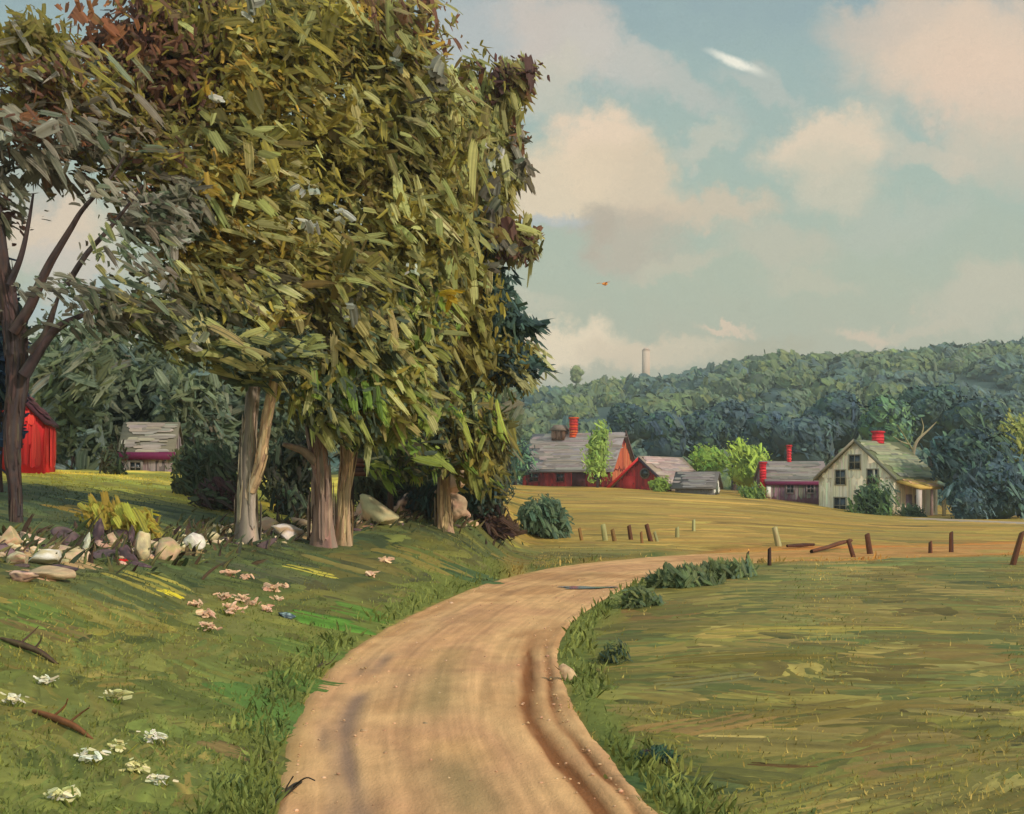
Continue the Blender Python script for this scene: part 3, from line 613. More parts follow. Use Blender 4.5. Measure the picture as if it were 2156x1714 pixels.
def crown_blob(mb, px, py, Y, rx, ry, rd, nf, nb, pf, pb, size=1.0, dirv=(.62, -.1, -.62), rng=RNG, fillsz=1.0, spread=.34, patch=.4, fine=6.0):
    k = Y / F; c = P(px, py, Y); r = np.array([rx * k, rd, ry * k])
    if tuple(dirv) == (.62, -.1, -.62): dirv = (.42, -.1, -.85) if px > 800 else ((.85, -.1, -.42) if px < 560 else (.68, -.1, -.62))
    dv = np.array(dirv)
    # boughs: foliage gathers in clumps of their own tint, with gaps between them
    nc = max(5, int((nf + nb) / 16)); cc = norm(rng.normal(0, 1, (nc, 3))) * (rng.random((nc, 1)) ** .45) * .86
    tint = rng.normal(1, .16, nc).clip(.66, 1.4); kf = rng.integers(0, len(pf), nc); kb = rng.integers(0, len(pb), nc); pfl = np.array([lin(q) for q in pf]); pbl = np.array([lin(q) for q in pb])
    cr = rng.uniform(.16, .36, nc) * (.8 + 3 / nc ** .8)
    cd = dv + rng.normal(0, .22, (nc, 3))
    def colour(j, pal, own, mul, var):
        m = len(j); col = np.where((rng.random(m) < .62)[:, None], pal[own[j]], pal[rng.integers(0, len(pal), m)])
        return np.clip(col * mul * tint[j][:, None] * (1 + rng.normal(0, var, (m, 1))) * (1 + rng.normal(0, .04, (m, 3))), .003, .9)
    def put(m, rad):
        j = rng.integers(0, nc, m); g = rng.normal(0, 1, (m, 3)); g = g / np.maximum(1, np.linalg.norm(g, axis=1, keepdims=True) / 1.7)
        return j, c + (cc[j] + g * cr[j][:, None] * rad) * r, norm(cc[j] + g * .35)
    if nf and patch:
        m = int(nf * patch); j, p, n0 = put(m, .7)
        T = norm(cd[j] * .6 + rng.normal(0, .5, (m, 3))); L = rng.uniform(36, 80, m) * k * size; W = rng.uniform(16, 32, m) * k * size
        V, Fc, C = strokes(p - T * L[:, None] * .5, T, n0 * .35 + np.array([.3, -.7, .35]) + rng.normal(0, .15, (m, 3)), L, W, rng.normal(0, .12, (m, 3)) * L[:, None], colour(j, pfl, kf, LEAF_MUL, .08), colour(j, pfl, kf, LEAF_MUL * .9, .08), 8, 3, rng, ridge=.05, ragged=.4)
        mb.add(V, Fc, C)
    if nf:
        m = int(nf * fine); j, p, n0 = put(m, 1.15)
        T = norm(cd[j] * .7 + rng.normal(0, .45, (m, 3))); L = rng.uniform(10, 36, m) * k * size * fillsz; W = rng.uniform(4, 10, m) * k * size * fillsz
        V, Fc, C = strokes(p - T * L[:, None] * .5, T, n0 * .35 + np.array([.3, -.7, .35]) + rng.normal(0, .25, (m, 3)), L, W, rng.normal(0, .12, (m, 3)) * L[:, None], colour(j, np.vstack([pfl, pbl[:2]]), kf, LEAF_MUL, .09), colour(j, pfl, kf, LEAF_MUL * .9, .09), 3, 2, rng, ridge=.08, ragged=.4)
        mb.add(V, Fc, C)
    if nb:
        m = int(nb * 3.3); j, p, n0 = put(m, 1.0); p = p + np.array([.05, -.25, .05]) * rng.random((m, 1)); n0[:, 1] -= .2
        T = norm(cd[j] + n0 * np.array([.2, .2, .1]) + rng.normal(0, spread, (m, 3)) * np.array([1, .6, 1]))
        L = rng.uniform(30, 84, m) * k * size; W = rng.uniform(9, 21, m) * k * size
        V, Fc, C = strokes(p - T * L[:, None] * .5, T, n0 * .35 + np.array([.3, -.8, .4]) + rng.normal(0, .15, (m, 3)), L, W, np.array([0, 0, -.13]) * L[:, None] + rng.normal(0, .07, (m, 3)) * L[:, None], colour(j, pbl, kb, LEAF_MUL * 1.12, .08), colour(j, np.vstack([pbl, pfl]), kb, LEAF_MUL, .08), 11, 5, rng, ridge=.045, ragged=.36)
        mb.add(V, Fc, C)

def pts(lst, Y, dY=0.0):
    out = []
    for i, q in enumerate(lst):
        y = Y + (q[2] if len(q) > 2 else 0)
        out.append(P(q[0], q[1], y))
    return np.array(out)

def tree(name, label, cat, base, stems, limbs, blobs, bark, group=None, seed=1, accents=()):
    rng = np.random.default_rng(seed)
    b = np.array(base, float); px0 = b[0] < -9
    root = empty(name, b); tag(root, label, cat, group)
    for k, (p, r, pal) in enumerate(stems):
        mb = MB(); tube(mb, p, np.array(r) * (.68 if px0 else .74), pal or bark, 18, 70, .45 if k == 0 else .1, .12, rng, strips=170); mb.build('trunk', M_BARK, root, origin=b, smooth=False)
    for p, r in limbs:
        mb = MB(); tube(mb, p, r, bark, 9, 36, 0, .08, rng); mb.build('limb', M_BARK, root, origin=b)
    mb = MB()
    for q in blobs: crown_blob(mb, *q[:10], rng=rng, **(q[10] if len(q) > 10 else {}))
    if accents:
        for (px, py, Y, n, sz, pal) in accents:
            Y -= .9; k = Y / F; p = P(px, py, Y) + rng.normal(0, sz * .5 * k, (n, 3)) * np.array([1, .5, .8])
            T = norm(rng.normal(0, 1, (n, 3)) + np.array([.3, 0, -.3])); L = rng.uniform(.7, 1.5, n) * sz * k * 1.25
            V, Fc, C = strokes(p, T, np.array([[.3, -.8, .4]]) + rng.normal(0, .2, (n, 3)), L, L * rng.uniform(.35, .6, n), rng.normal(0, .15, (n, 3)) * L[:, None], pick(pal, n, rng), pick(pal, n, rng, .85), 7, 4, rng, ridge=.12)
            mb.add(V, Fc, C)
    if mb.v: mb.build('crown', M_LEAF, root, origin=b)
    return root

TAN = [(152,138,120),(138,126,110),(126,114,100),(178,154,130),(118,106,94)]
RED = [(136,108,94),(122,98,86),(156,118,102),(130,112,100)]
PALE = [(176,142,108),(160,130,100),(190,160,120),(144,118,94)]
DUSK = [(66,48,46),(56,42,42),(78,54,48),(62,52,54),(72,60,50)]

tb = lambda px, Y: np.array((((px - CX) * Y / F), Y, float(terrain(np.array([(px - CX) * Y / F]), np.array([Y]))[0])))
def foot(px, Y): t = tb(px, Y); return (px, HY - (t[2] - .12 - EYE) * F / Y)

# --- the great double-stemmed tree
Y = 28.0; f = foot(519, Y)
tree('maple_tree', 'great leafy tree with a forked pale grey trunk, largest beside the dirt road', 'tree', tb(519, Y),
     [(pts([f, (519,1060), (522,960), (530,850,.1), (541,720,.2), (548,560), (552,380), (556,180), (560,20)], Y), [.30,.25,.22,.20,.19,.17,.14,.10,.06], TAN),
      (pts([(528,1035,-.1), (545,985,-.2), (558,905,-.4), (571,830,-.6), (584,720,-.7), (600,620,-.6), (622,520,0), (640,440,.6)], Y), [.15,.17,.16,.15,.13,.10,.07,.04], PALE)],
     [(pts([(541,700), (480,560,-1), (440,430,-1.5), (400,280,-1.4)], Y), [.12,.09,.06,.03]), (pts([(548,560), (620,430,1.2), (700,300,1.8), (770,160,2)], Y), [.11,.08,.06,.03]),
      (pts([(536,660), (470,560), (380,548,-1), (290,590,-1.4)], Y), [.09,.07,.05,.02])],
     [(540,470,Y,210,260,3.0,520,70,OLIVE,SAGE), (520,200,Y,190,190,2.6,380,40,OLIVE+OCHRE,SAGE+OLIVE), (330,120,Y-.5,150,160,2.2,420,14,BROWN,BROWN+OLIVE,dict(dirv=(-.2,0,-.8))),
      (430,60,Y,130,130,2.2,260,6,BROWN+OLIVE,BROWN,dict(dirv=(.1,0,-.8))), (610,60,Y,130,120,2.2,240,14,OLIVE,OLIVE+SAGE), (270,240,Y-1,140,80,1.8,170,22,BROWN+OLIVE,GREY+OLIVE),
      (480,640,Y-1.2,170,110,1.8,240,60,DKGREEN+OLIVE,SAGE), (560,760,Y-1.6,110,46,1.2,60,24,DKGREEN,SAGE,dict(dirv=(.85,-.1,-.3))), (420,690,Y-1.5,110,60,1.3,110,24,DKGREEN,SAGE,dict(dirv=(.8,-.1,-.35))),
      (470,380,Y-1.6,110,80,1.0,120,26,OCHRE,SAGE+OCHRE,dict(dirv=(.8,-.1,-.2))), (480,530,Y-1.8,110,60,1.0,80,26,OCHRE,SAGE,dict(dirv=(.9,-.1,-.2)))],
     TAN, seed=31, accents=[(370,505,Y-2.4,10,26,SKY_DAB),(465,208,Y-2.5,4,18,SKY_DAB),(650,400,Y-2.6,5,16,SKY_DAB),(655,470,Y-2.8,7,20,SKY_DAB),(720,445,Y-2.6,6,16,SKY_DAB),(345,450,Y-2.2,6,18,GREY+SKY_DAB),(290,310,Y-2.6,6,24,GREY+SKY_DAB[:1]),(410,715,Y-2.8,5,18,SKY_DAB),(520,20,Y-2.6,4,24,GREY+SKY_DAB[:1])])

# --- reddish trunk beside it
Y = 30.0; f = foot(679, Y)
tree('maple_tree', 'tree on a stout reddish trunk just right of the forked grey one', 'tree', tb(679, Y),
     [(pts([f, (678,1060), (675,990), (664,915), (655,830), (650,700), (656,520,.3), (670,330,.4), (690,140,.4)], Y), [.36,.30,.27,.23,.23,.20,.16,.11,.05], RED)],
     [(pts([(676,985), (640,950,-.3), (595,935,-.5)], Y), [.12,.10,.05]), (pts([(650,700), (720,560,1), (790,430,1.5), (850,300,1.6)], Y), [.12,.09,.06,.03])],
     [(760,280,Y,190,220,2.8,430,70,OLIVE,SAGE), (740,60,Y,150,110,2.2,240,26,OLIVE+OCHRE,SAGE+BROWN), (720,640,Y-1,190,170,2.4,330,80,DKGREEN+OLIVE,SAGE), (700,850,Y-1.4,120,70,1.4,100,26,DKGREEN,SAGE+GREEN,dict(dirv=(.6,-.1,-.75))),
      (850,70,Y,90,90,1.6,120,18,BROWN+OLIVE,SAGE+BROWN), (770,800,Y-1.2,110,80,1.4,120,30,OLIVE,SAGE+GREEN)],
     RED, seed=47, accents=[(905,165,Y-1.5,9,34,GREY+SKY_DAB[:1]),(820,130,Y-1.8,4,20,GREY+SKY_DAB[:1]),(740,640,Y-3,4,26,GREY+SKY_DAB),(866,565,Y-2.8,5,12,SKY_DAB)])

# --- slim pale tan trunk
Y = 30.6; f = foot(722, Y)
tree('maple_tree', 'tree on a slim pale tan trunk, close right of the stout reddish one', 'tree', tb(722, Y),
     [(pts([f, (724,1050), (732,985), (728,900), (715,800), (700,690,.4), (720,520,.8), (760,330,1)], Y), [.24,.21,.21,.21,.19,.15,.10,.05], PALE)],
     [(pts([(712,790), (760,700,.6), (820,590,1)], Y), [.10,.07,.03])],
     [(860,470,Y+.4,180,190,2.6,380,84,OLIVE,SAGE), (880,300,Y+.6,140,140,2.2,230,52,OLIVE,SAGE), (860,700,Y,150,150,2.0,280,70,OLIVE+DKGREEN,SAGE+GREEN), (810,860,Y-1,120,80,1.3,120,34,DKGREEN+GREEN,SAGE+GREEN,dict(dirv=(.55,-.1,-.8)))],
     PALE, seed=59, accents=[(950,618,Y-1.6,6,20,[(190,150,30),(170,140,36)]),(880,720,Y-2,6,18,GREEN)])

# --- right-hand tree
Y = 36.0; f = foot(935, Y)
tree('maple_tree', 'tree on a short tan trunk at the right edge of the roadside clump', 'tree', tb(935, Y),
     [(pts([f, (935,1040), (933,960), (930,880), (925,740), (930,560), (945,380)], Y), [.30,.25,.22,.20,.17,.12,.06], PALE)],
     [(pts([(926,760), (985,620,.3), (1030,480,.5), (1060,300,.5)], Y), [.11,.08,.05,.02]), (pts([(930,840), (880,720), (850,600)], Y), [.10,.07,.03]), (pts([(950,380), (1020,240,.3), (1075,175,.3), (1125,158,.3)], Y), [.07,.05,.03,.012])],
     [(965,480,Y,96,165,2.0,330,50,OLIVE+TEAL,SAGE), (950,700,Y,100,150,2.0,340,54,OLIVE,SAGE+OLIVE), (1030,270,Y,76,86,1.5,110,30,OLIVE+SAGE[:2],SAGE+OLIVE), (1070,200,Y,45,50,1.0,50,8,BROWN+OLIVE,SAGE),
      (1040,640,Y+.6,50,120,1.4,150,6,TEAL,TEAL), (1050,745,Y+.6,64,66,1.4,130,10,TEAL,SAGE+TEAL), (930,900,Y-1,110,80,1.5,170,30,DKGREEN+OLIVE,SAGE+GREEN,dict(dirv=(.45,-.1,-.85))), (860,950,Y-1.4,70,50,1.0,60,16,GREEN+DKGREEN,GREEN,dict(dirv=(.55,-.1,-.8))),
      (1010,930,Y-.6,60,80,1.2,90,14,OLIVE+DKGREEN,GREEN+OLIVE,dict(dirv=(.35,-.1,-.9))), (1044,400,Y,40,70,1.2,36,14,OLIVE+SAGE[:2],SAGE), (985,170,Y,40,60,1.0,20,6,OLIVE+BROWN,SAGE), (1092,182,Y,48,34,.8,30,8,BROWN+OLIVE,SAGE), (1078,500,Y,46,46,1.0,50,10,OLIVE+BROWN,SAGE), (1082,770,Y,56,46,1.0,70,10,TEAL+OLIVE,SAGE+TEAL), (1100,690,Y,34,18,.6,20,4,TEAL,TEAL), (1090,330,Y,36,40,.8,26,6,BROWN+OLIVE,GREY)],
     PALE, seed=73, accents=[(1035,335,Y-1.4,8,24,SKY_DAB),(1095,350,Y-.6,6,22,GREY),(1030,430,Y-1.2,10,30,GREY+SKY_DAB),(1070,520,Y-1,7,26,GREY),(935,330,Y-1.8,3,14,SKY_DAB),(1020,560,Y-1.2,5,20,GREY+SKY_DAB),(900,810,Y-2,6,16,SKY_DAB[:1]+GREEN)])

OP = dict(patch=0, fine=4, size=.6)
# --- dark tree at the left edge with open grey foliage
Y = 24.0; f = foot(34, Y)
br = [((66,745),(94,708),(112,655),(128,610)), ((28,700),(60,650),(84,596),(104,556),(125,521),(150,480),(175,440),(231,377),(262,330)), ((20,600),(44,540),(60,470),(70,408)), ((140,600),(181,536),(225,487),(269,433),(300,390)), ((50,790),(110,700),(170,665),(240,640))]
tree('maple_tree', 'dark purple-brown trunk with slanting limbs and open grey-green foliage at the far left', 'tree', tb(34, Y),
     [(pts([f, (32,1040), (26,960), (28,880), (36,800), (32,720), (14,620), (-4,480), (-20,300)], Y), [.15,.17,.22,.26,.29,.30,.24,.17,.08], DUSK)],
     [(pts(b, Y - .3), np.linspace(.12 if i in (0, 1, 4) else .07, .02, len(b))) for i, b in enumerate(br)],
     [(90,190,Y,150,80,1.8,120,24,BROWN+OLIVE,GREY+OLIVE), (60,110,Y,80,60,1.2,130,4,OLIVE,OLIVE+GREY), (110,300,Y-.3,180,60,1.8,50,34,GREY+BROWN,GREY), (330,330,Y+1.5,110,70,1.4,100,12,OLIVE+BROWN,GREY+OLIVE),
      (20,420,Y,60,40,1.0,8,7,GREY,GREY,OP), (250,430,Y,90,50,1.2,14,9,GREY+BROWN,GREY,OP), (340,460,Y+1,90,80,1.4,70,16,DKGREEN+GREY,GREY), (120,600,Y-.5,130,46,1.4,14,14,GREY,GREY,OP), (280,560,Y,90,60,1.4,22,16,GREY+DKGREEN,GREY+SAGE,OP),
      (310,660,Y+.4,120,50,1.4,50,20,DKGREEN+GREY,GREY+SAGE), (150,690,Y,110,30,1.2,12,8,GREY+DKGREEN,GREY,OP), (-80,350,Y,120,170,1.8,120,16,GREY+BROWN,GREY), (-60,620,Y+.5,90,100,1.5,120,10,TEAL,TEAL+GREY)],
     DUSK, seed=83, accents=[(125,260,Y-1.6,4,30,GREY[3:4]+SKY_DAB[:1]),(210,275,Y-1.6,4,22,GREY+SKY_DAB[:1]),(10,275,Y-1,3,18,SKY_DAB[:1]),(360,600,Y-1.6,5,18,SKY_DAB[:1]+GREY)])

# --- blue spruce behind the left trunk, and the trees closing the lawn
def bushy(name, label, cat, px, Y, top, w, pf, pb, seed, group=None, stem=.14, nf=260, nb=30, low=None, mat=M_LEAF, size=.9, dirv=(.5, -.1, -.6), lobes=4):
    rng = np.random.default_rng(seed); b = tb(px, Y); f = foot(px, Y); root = empty(name, b); tag(root, label, cat, group)
    bot = low if low is not None else f[1] - (f[1] - top) * .25
    mb = MB(); tube(mb, pts([f, (px, (f[1] + bot) / 2 - 6), (px + 4, bot - 20), (px, top + (bot - top) * .5)], Y), [stem, stem * .8, stem * .6, stem * .25], DUSK, 9, 20, .2, .08, rng); mb.build('trunk', M_BARK, root, origin=b)
    mb = MB(); cy, ry = (top + bot) / 2, (bot - top) / 2
    crown_blob(mb, px, cy, Y, w * .8, ry * .85, w * .8 * Y / F, nf // 2, nb // 2, pf, pb, size=size, dirv=dirv, rng=rng)
    for k in range(lobes):
        a = rng.uniform(0, 6.28); ox, oy = math.cos(a) * w * .5, math.sin(a) * ry * .5
        crown_blob(mb, px + ox, cy + oy, Y + rng.normal(0, .4) * w * Y / F, w * .52, ry * .5, w * .5 * Y / F, nf // (2 * lobes) + 1, nb // (2 * lobes) + 1, pf, pb, size=size, dirv=dirv, rng=rng)
    mb.build('crown', mat, root, origin=b)
    return root
NAVY = [(48,62,84),(40,54,74),(56,74,92),(44,60,70)]
bushy('spruce_tree', 'dark blue-green conifer standing behind the dark left trunk', 'tree', -6, 30, 500, 66, NAVY, NAVY + TEAL, 101, nf=420, nb=24, low=930)
DK2 = [(84,94,70),(70,82,62),(98,100,80),(76,88,82),(90,84,62)]
GB = 'shade trees closing the lawn behind the trunks'
for i, (px, Y, top, w, lab) in enumerate(((150,58,690,90,'grey-green tree behind the red shed roof'), (225,64,660,100,'dark rounded tree between the red shed and the grey cottage'), (330,66,690,90,'tree rising directly over the grey cottage roof'),
        (420,60,760,86,'dark leafy tree at the right end of the grey cottage'), (500,66,700,90,'dark green tree seen left of the forked trunk'), (610,64,740,96,'dark green tree seen between the forked and the reddish trunks'),
        (790,66,780,100,'shadowy tree behind the brown timber stack'), (900,64,770,100,'deep green tree behind the short tan trunk'), (1000,68,800,84,'dark green tree filling the gap left of the red barn'), (70,62,700,80,'tall dark tree directly behind the red shed'))):
    bushy('shade_tree', lab, 'tree', px, Y, top, w, [(84,94,70),(78,88,72),(92,96,66)], [(100,108,84),(88,100,80),(108,110,90),(92,104,98),(104,96,76)], 110 + i, nf=320, nb=50, low=992, size=1.0, dirv=(.45 if i % 2 else -.5, -.1, -.6))
# ------------------------------------------------------------------ buildings of the farm
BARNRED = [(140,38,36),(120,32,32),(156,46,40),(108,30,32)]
SUNLIT_RED = [(206,112,70),(194,98,62),(216,126,84),(184,84,58)]  # gable end of the red barn, sunlight put into its colour
LAV = [(158,138,128),(146,128,120),(170,150,138),(134,118,110),(152,140,136)]
BEIGE = [(216,202,178),(208,194,170),(224,212,190)]
GREYR = [(124,116,108),(110,104,98),(138,128,118),(116,112,96)]
MAG = [(122,86,100),(108,72,88),(134,100,110),(118,92,98)]
CRIM = [(200,38,48),(184,30,44),(214,56,60)]

def patch_strokes(mb, o, u, v, n, pal, along=0, Lr=(.25, .6), Wr=(.06, .13), pal2=None, lift=.03, rng=RNG):
    """rough boards or shingles worked in ridged strips over a flat face o + a*u + b*v"""
    o, u, v = (np.asarray(a, float) for a in (o, u, v)); lu, lv = np.linalg.norm(u), np.linalg.norm(v)
    a, c = (u, v) if along == 0 else (v, u); la, lc = (lu, lv) if along == 0 else (lv, lu)
    L = la * rng.uniform(*Lr, n); W = lc * rng.uniform(*Wr, n)
    ta = rng.uniform(0, 1, n) * (1 - L / la); tc = W / lc * .5 + rng.uniform(0, 1, n) * (1 - W / lc)
    nrm = np.cross(u, v); nrm = nrm / np.linalg.norm(nrm)
    p0 = o + ta[:, None] * a + tc[:, None] * c + nrm * (lift + rng.uniform(0, .03, (n, 1)))
    V, Fc, C = strokes(p0, np.tile(a, (n, 1)), np.tile(nrm, (n, 1)), L, W, np.zeros((n, 3)), pick(pal, n, rng, 1, .07), pick(pal2 or pal, n, rng, 1, .07), 6, 3, rng, ridge=.015, bulge=.02, ragged=.12)
    mb.add(V, Fc, C)

def gabled(name, label, cat, loc, rz, L, W, H, RH, wall, roof, oh=.35, gable=None, th=.16, rstrokes=60, wstrokes=40, fascia=None, group=None, seed=1):
    """ridge along local x from 0 to L; front eave wall at y = 0; gable ends at x = 0 and x = L"""
    rng = np.random.default_rng(seed); root = empty(name, loc, rz); tag(root, label, cat, group)
    gable = gable or wall
    mb = MB(); d = 1.2
    mb.prism([(0, -d), (W, -d), (W, H), (W / 2, H + RH), (0, H)], 0, 0, L, pick(wall, 1, rng)[0])
    patch_strokes(mb, (0, 0, 0), (L, 0, 0), (0, 0, H), wstrokes, wall, 1, (.4, .9), (.02, .06), rng=rng)
    patch_strokes(mb, (L, 0, 0), (0, W, 0), (0, 0, H), wstrokes, gable, 1, (.4, .9), (.03, .09), rng=rng)
    patch_strokes(mb, (0, W, 0), (0, -W, 0), (0, 0, H), wstrokes, gable, 1, (.4, .9), (.03, .09), rng=rng)
    for x, sg in ((L, 1), (0, -1)):
        n = max(10, wstrokes // 2); yy = rng.uniform(.08, .92, n) * W; hh = RH * (1 - np.abs(yy / W * 2 - 1)); Ls = hh * rng.uniform(.6, .95, n) + .05
        z0 = H - .1 + rng.uniform(0, 1, n) * np.maximum(hh - Ls, 0)
        V, Fc, C = strokes(np.stack([np.full(n, x + sg * rng.uniform(.03, .06, n)), yy, z0], 1), np.tile((0, 0, 1.), (n, 1)), np.tile((float(sg), 0, 0), (n, 1)), Ls, W * rng.uniform(.06, .12, n), np.zeros((n, 3)), pick(gable, n, rng, 1, .07), pick(gable, n, rng, 1, .07), 5, 3, rng, ridge=.015, bulge=.02)
        mb.add(V, Fc, C)
    mb.build('wall', M_BOARD, root)
    mb = MB(); p = RH / (W / 2); e = H - oh * p
    prof = [(-oh, e), (W / 2, H + RH), (W + oh, e), (W + oh, e + th), (W / 2, H + RH + th * 1.15), (-oh, e + th)]
    prof = [(y, z + .03) for y, z in prof]
    mb.prism(prof, 0, -oh, L + oh, pick(roof, 1, rng)[0] * .9)
    sl = np.array([0, W / 2 + oh, H + RH - e])
    patch_strokes(mb, (-oh, -oh, e + th + .05), (L + 2 * oh, 0, 0), sl, rstrokes, roof, 0, (.15, .45), (.07, .16), rng=rng)
    patch_strokes(mb, (L + oh, W + oh, e + th + .05), (-L - 2 * oh, 0, 0), sl * np.array([1, -1, 1]), rstrokes, roof, 0, (.15, .45), (.07, .16), rng=rng)
    r = mb.build('roof', M_ROOF, root)
    if fascia is not None:
        mb = MB(); mb.box((-oh + .05, -oh - .10, e - .28), (L + oh - .05, -oh - .01, e + .12), lin(fascia)); mb.build('fascia', M_BOARD, root)
    return root, r

def window(root, x0, x1, z0, z1, y, frame, axis='y', sgn=-1, bars=True):
    """opening in a wall: frame with glazing bars, dark pane behind; axis y: wall faces -y; axis x: wall faces x"""
    def bx(mb, a0, a1, zz0, zz1, d0, d1, c):
        lo, hi = min(d0, d1), max(d0, d1)
        if axis == 'y': mb.box((a0, y + lo, zz0), (a1, y + hi, zz1), c)
        else: mb.box((y + lo, a0, zz0), (y + hi, a1, zz1), c)
    fr = MB(); t = .11; d = sgn
    for q in ((x0 - t, x0, z0 - t, z1 + t), (x1, x1 + t, z0 - t, z1 + t), (x0, x1, z1, z1 + t), (x0, x1, z0 - t, z0)): bx(fr, *q, 0, d * .14, lin(frame))
    if bars:
        bx(fr, (x0 + x1) / 2 - .03, (x0 + x1) / 2 + .03, z0, z1, d * .085, d * .12, lin(frame) * .8); bx(fr, x0, (x0 + x1) / 2 - .03, (z0 + z1) / 2 - .03, (z0 + z1) / 2 + .03, d * .085, d * .115, lin(frame) * .8); bx(fr, (x0 + x1) / 2 + .03, x1, (z0 + z1) / 2 - .03, (z0 + z1) / 2 + .03, d * .085, d * .115, lin(frame) * .8)
    f = fr.build('window', M_BOARD, root)
    pn = MB(); bx(pn, x0, x1, z0, z1, d * .04, d * .08, lin((40, 44, 46))); pn.build('pane', M_PANE, f)
    return f

def chimney(root, x, y, z0, z1, wx, wy, pal, cap=None, rng=RNG):
    mb = MB(); mb.box((x - wx/2, y - wy/2, z0), (x + wx/2, y + wy/2, z1), pick(pal, 1, rng)[0], jit=.02)
    for k in range(int((z1 - z0) / .3)):
        z = z0 + .3 * k
        mb.box((x - wx/2 - .03, y - wy/2 - .03, z + .05), (x + wx/2 + .03, y + wy/2 + .03, z + .24), pick(pal, 1, rng)[0], jit=.015)
    mb.box((x - wx/2 - .1, y - wy/2 - .1, z1 - .02), (x + wx/2 + .1, y + wy/2 + .1, z1 + .18), pick(cap or pal, 1, rng)[0] * .8, jit=.02)
    return mb.build('chimney', M_BRICK, root)

def ang(d): return math.radians(d)
# long red barn: ridge runs to the right and a little towards the viewer
a = ang(-27); L = 11.6; W = 7.0
fr = P(1288, 1026, 138); ux = np.array([math.cos(a), math.sin(a), 0])
loc = fr - ux * L; loc[2] = float(terrain(loc[:1], loc[1:2])[0]) - .1
base = P(1200, 1026, 141)[2]; loc[2] = base - .2
barn, roof = gabled('barn', 'long red barn under a broad lavender-grey roof with an orange lit gable end', 'barn', loc, a, L, W, 2.35, 4.2, BARNRED, LAV, gable=SUNLIT_RED, rstrokes=130, wstrokes=70, seed=201)
for x0, x1 in ((1.0, 2.1), (4.6, 5.5), (9.4, 10.2)): window(barn, x0, x1, .9, 1.8, 0, (96, 40, 38))
mb = MB(); mb.box((6.6, -.12, -.1), (8.3, -.02, 1.95), lin((70, 26, 26))); d_ = mb.build('door', M_BOARD, barn)
mb = MB(); mb.box((8.0, -.17, .85), (8.08, -.121, 1.0), lin((40, 40, 40))); mb.build('handle', M_BOARD, d_)
chimney(roof, 5.3, W / 2 - .2, 6.2, 8.5, .75, .75, [(214,84,40),(200,60,40),(224,110,52),(190,48,44)])
mb = MB(); mb.box((2.7, W/2 - 1.0, 5.9), (4.3, W/2 + .6, 7.1), lin((98, 68, 50)), jit=.02); mb.prism([(2.5, 7.08), (4.5, 7.08), (3.9, 7.75), (3.1, 7.75)], 1, W/2 - 1.2, W/2 + .8, lin((126, 108, 96)))
patch_strokes(mb, (2.7, W/2 - 1.02, 5.9), (1.6, 0, 0), (0, 0, 1.2), 12, [(104,72,54),(84,56,44),(120,92,76)], 1, (.5, .9), (.1, .25)); mb.build('cupola', M_BOARD, roof)
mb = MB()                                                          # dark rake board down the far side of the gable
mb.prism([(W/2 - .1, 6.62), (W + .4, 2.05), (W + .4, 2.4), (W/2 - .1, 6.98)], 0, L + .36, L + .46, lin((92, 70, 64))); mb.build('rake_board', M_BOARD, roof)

# red gabled wing in front of it
a2 = math.atan2(.8, .6); rng = np.random.default_rng(5)
lf = P(1289, 1030, 134); vdir = np.array([math.sin(a2), -math.cos(a2), 0])        # gable runs from lf towards the right
Wd = 7.4; loc = lf + vdir * Wd; loc[2] = lf[2] - .2
wing, roof = gabled('barn', 'low red gabled barn with a round window, joined below the orange gable end', 'barn', loc, a2, 9.2, Wd, .35, 3.35, BARNRED + CRIM[1:2], [(172,144,132),(158,132,124),(184,156,142),(146,124,122)], oh=.4, rstrokes=70, wstrokes=70, seed=211)
# round window in the gable that faces the viewer (local x = 0)
mb = MB(); th = np.linspace(0, 2*np.pi, 21)[:-1]; mb.prism([(3.1 + .62*math.cos(t), 1.95 + .62*math.sin(t)) for t in th], 0, -.16, -.05, lin((110, 96, 84))); f_ = mb.build('window', M_BOARD, wing)
mb = MB(); mb.prism([(3.1 + .46*math.cos(t), 1.95 + .46*math.sin(t)) for t in th], 0, -.20, -.161, lin((112, 122, 96))); mb.build('pane', M_PANE, f_)
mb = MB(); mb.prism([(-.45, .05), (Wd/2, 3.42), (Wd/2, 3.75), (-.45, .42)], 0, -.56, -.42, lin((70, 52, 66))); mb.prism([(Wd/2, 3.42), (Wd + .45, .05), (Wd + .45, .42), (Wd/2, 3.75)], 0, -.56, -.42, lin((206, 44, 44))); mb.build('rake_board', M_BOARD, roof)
mb = MB(); mb.box((-.13, 4.3, -.2), (-.04, 5.9, 1.7), lin((176, 44, 40))); d_ = mb.build('door', M_BOARD, wing)
mb = MB(); mb.box((-.18, 4.45, .75), (-.131, 4.52, .92), lin((50, 40, 40))); mb.build('handle', M_BOARD, d_)

# little grey shed with a white gable
a3 = ang(-24); L = 4.1; fr = P(1502, 1036, 124); loc = fr - np.array([math.cos(a3), math.sin(a3), 0]) * L; loc[2] = fr[2] - .15
shed, roof = gabled('shed', 'little grey-roofed shed with a white gable beside the bright green tree', 'shed', loc, a3, L, 2.6, .75, 1.35, [(110,104,98),(96,92,90)], [(134,122,116),(120,110,106),(146,134,126)], gable=[(236,230,216),(226,220,206)], rstrokes=36, wstrokes=24, seed=221)
mb = MB(); mb.box((L + .02, .8, -.1), (L + .09, 1.6, 1.1), lin((84, 92, 78))); mb.build('door', M_BOARD, shed)

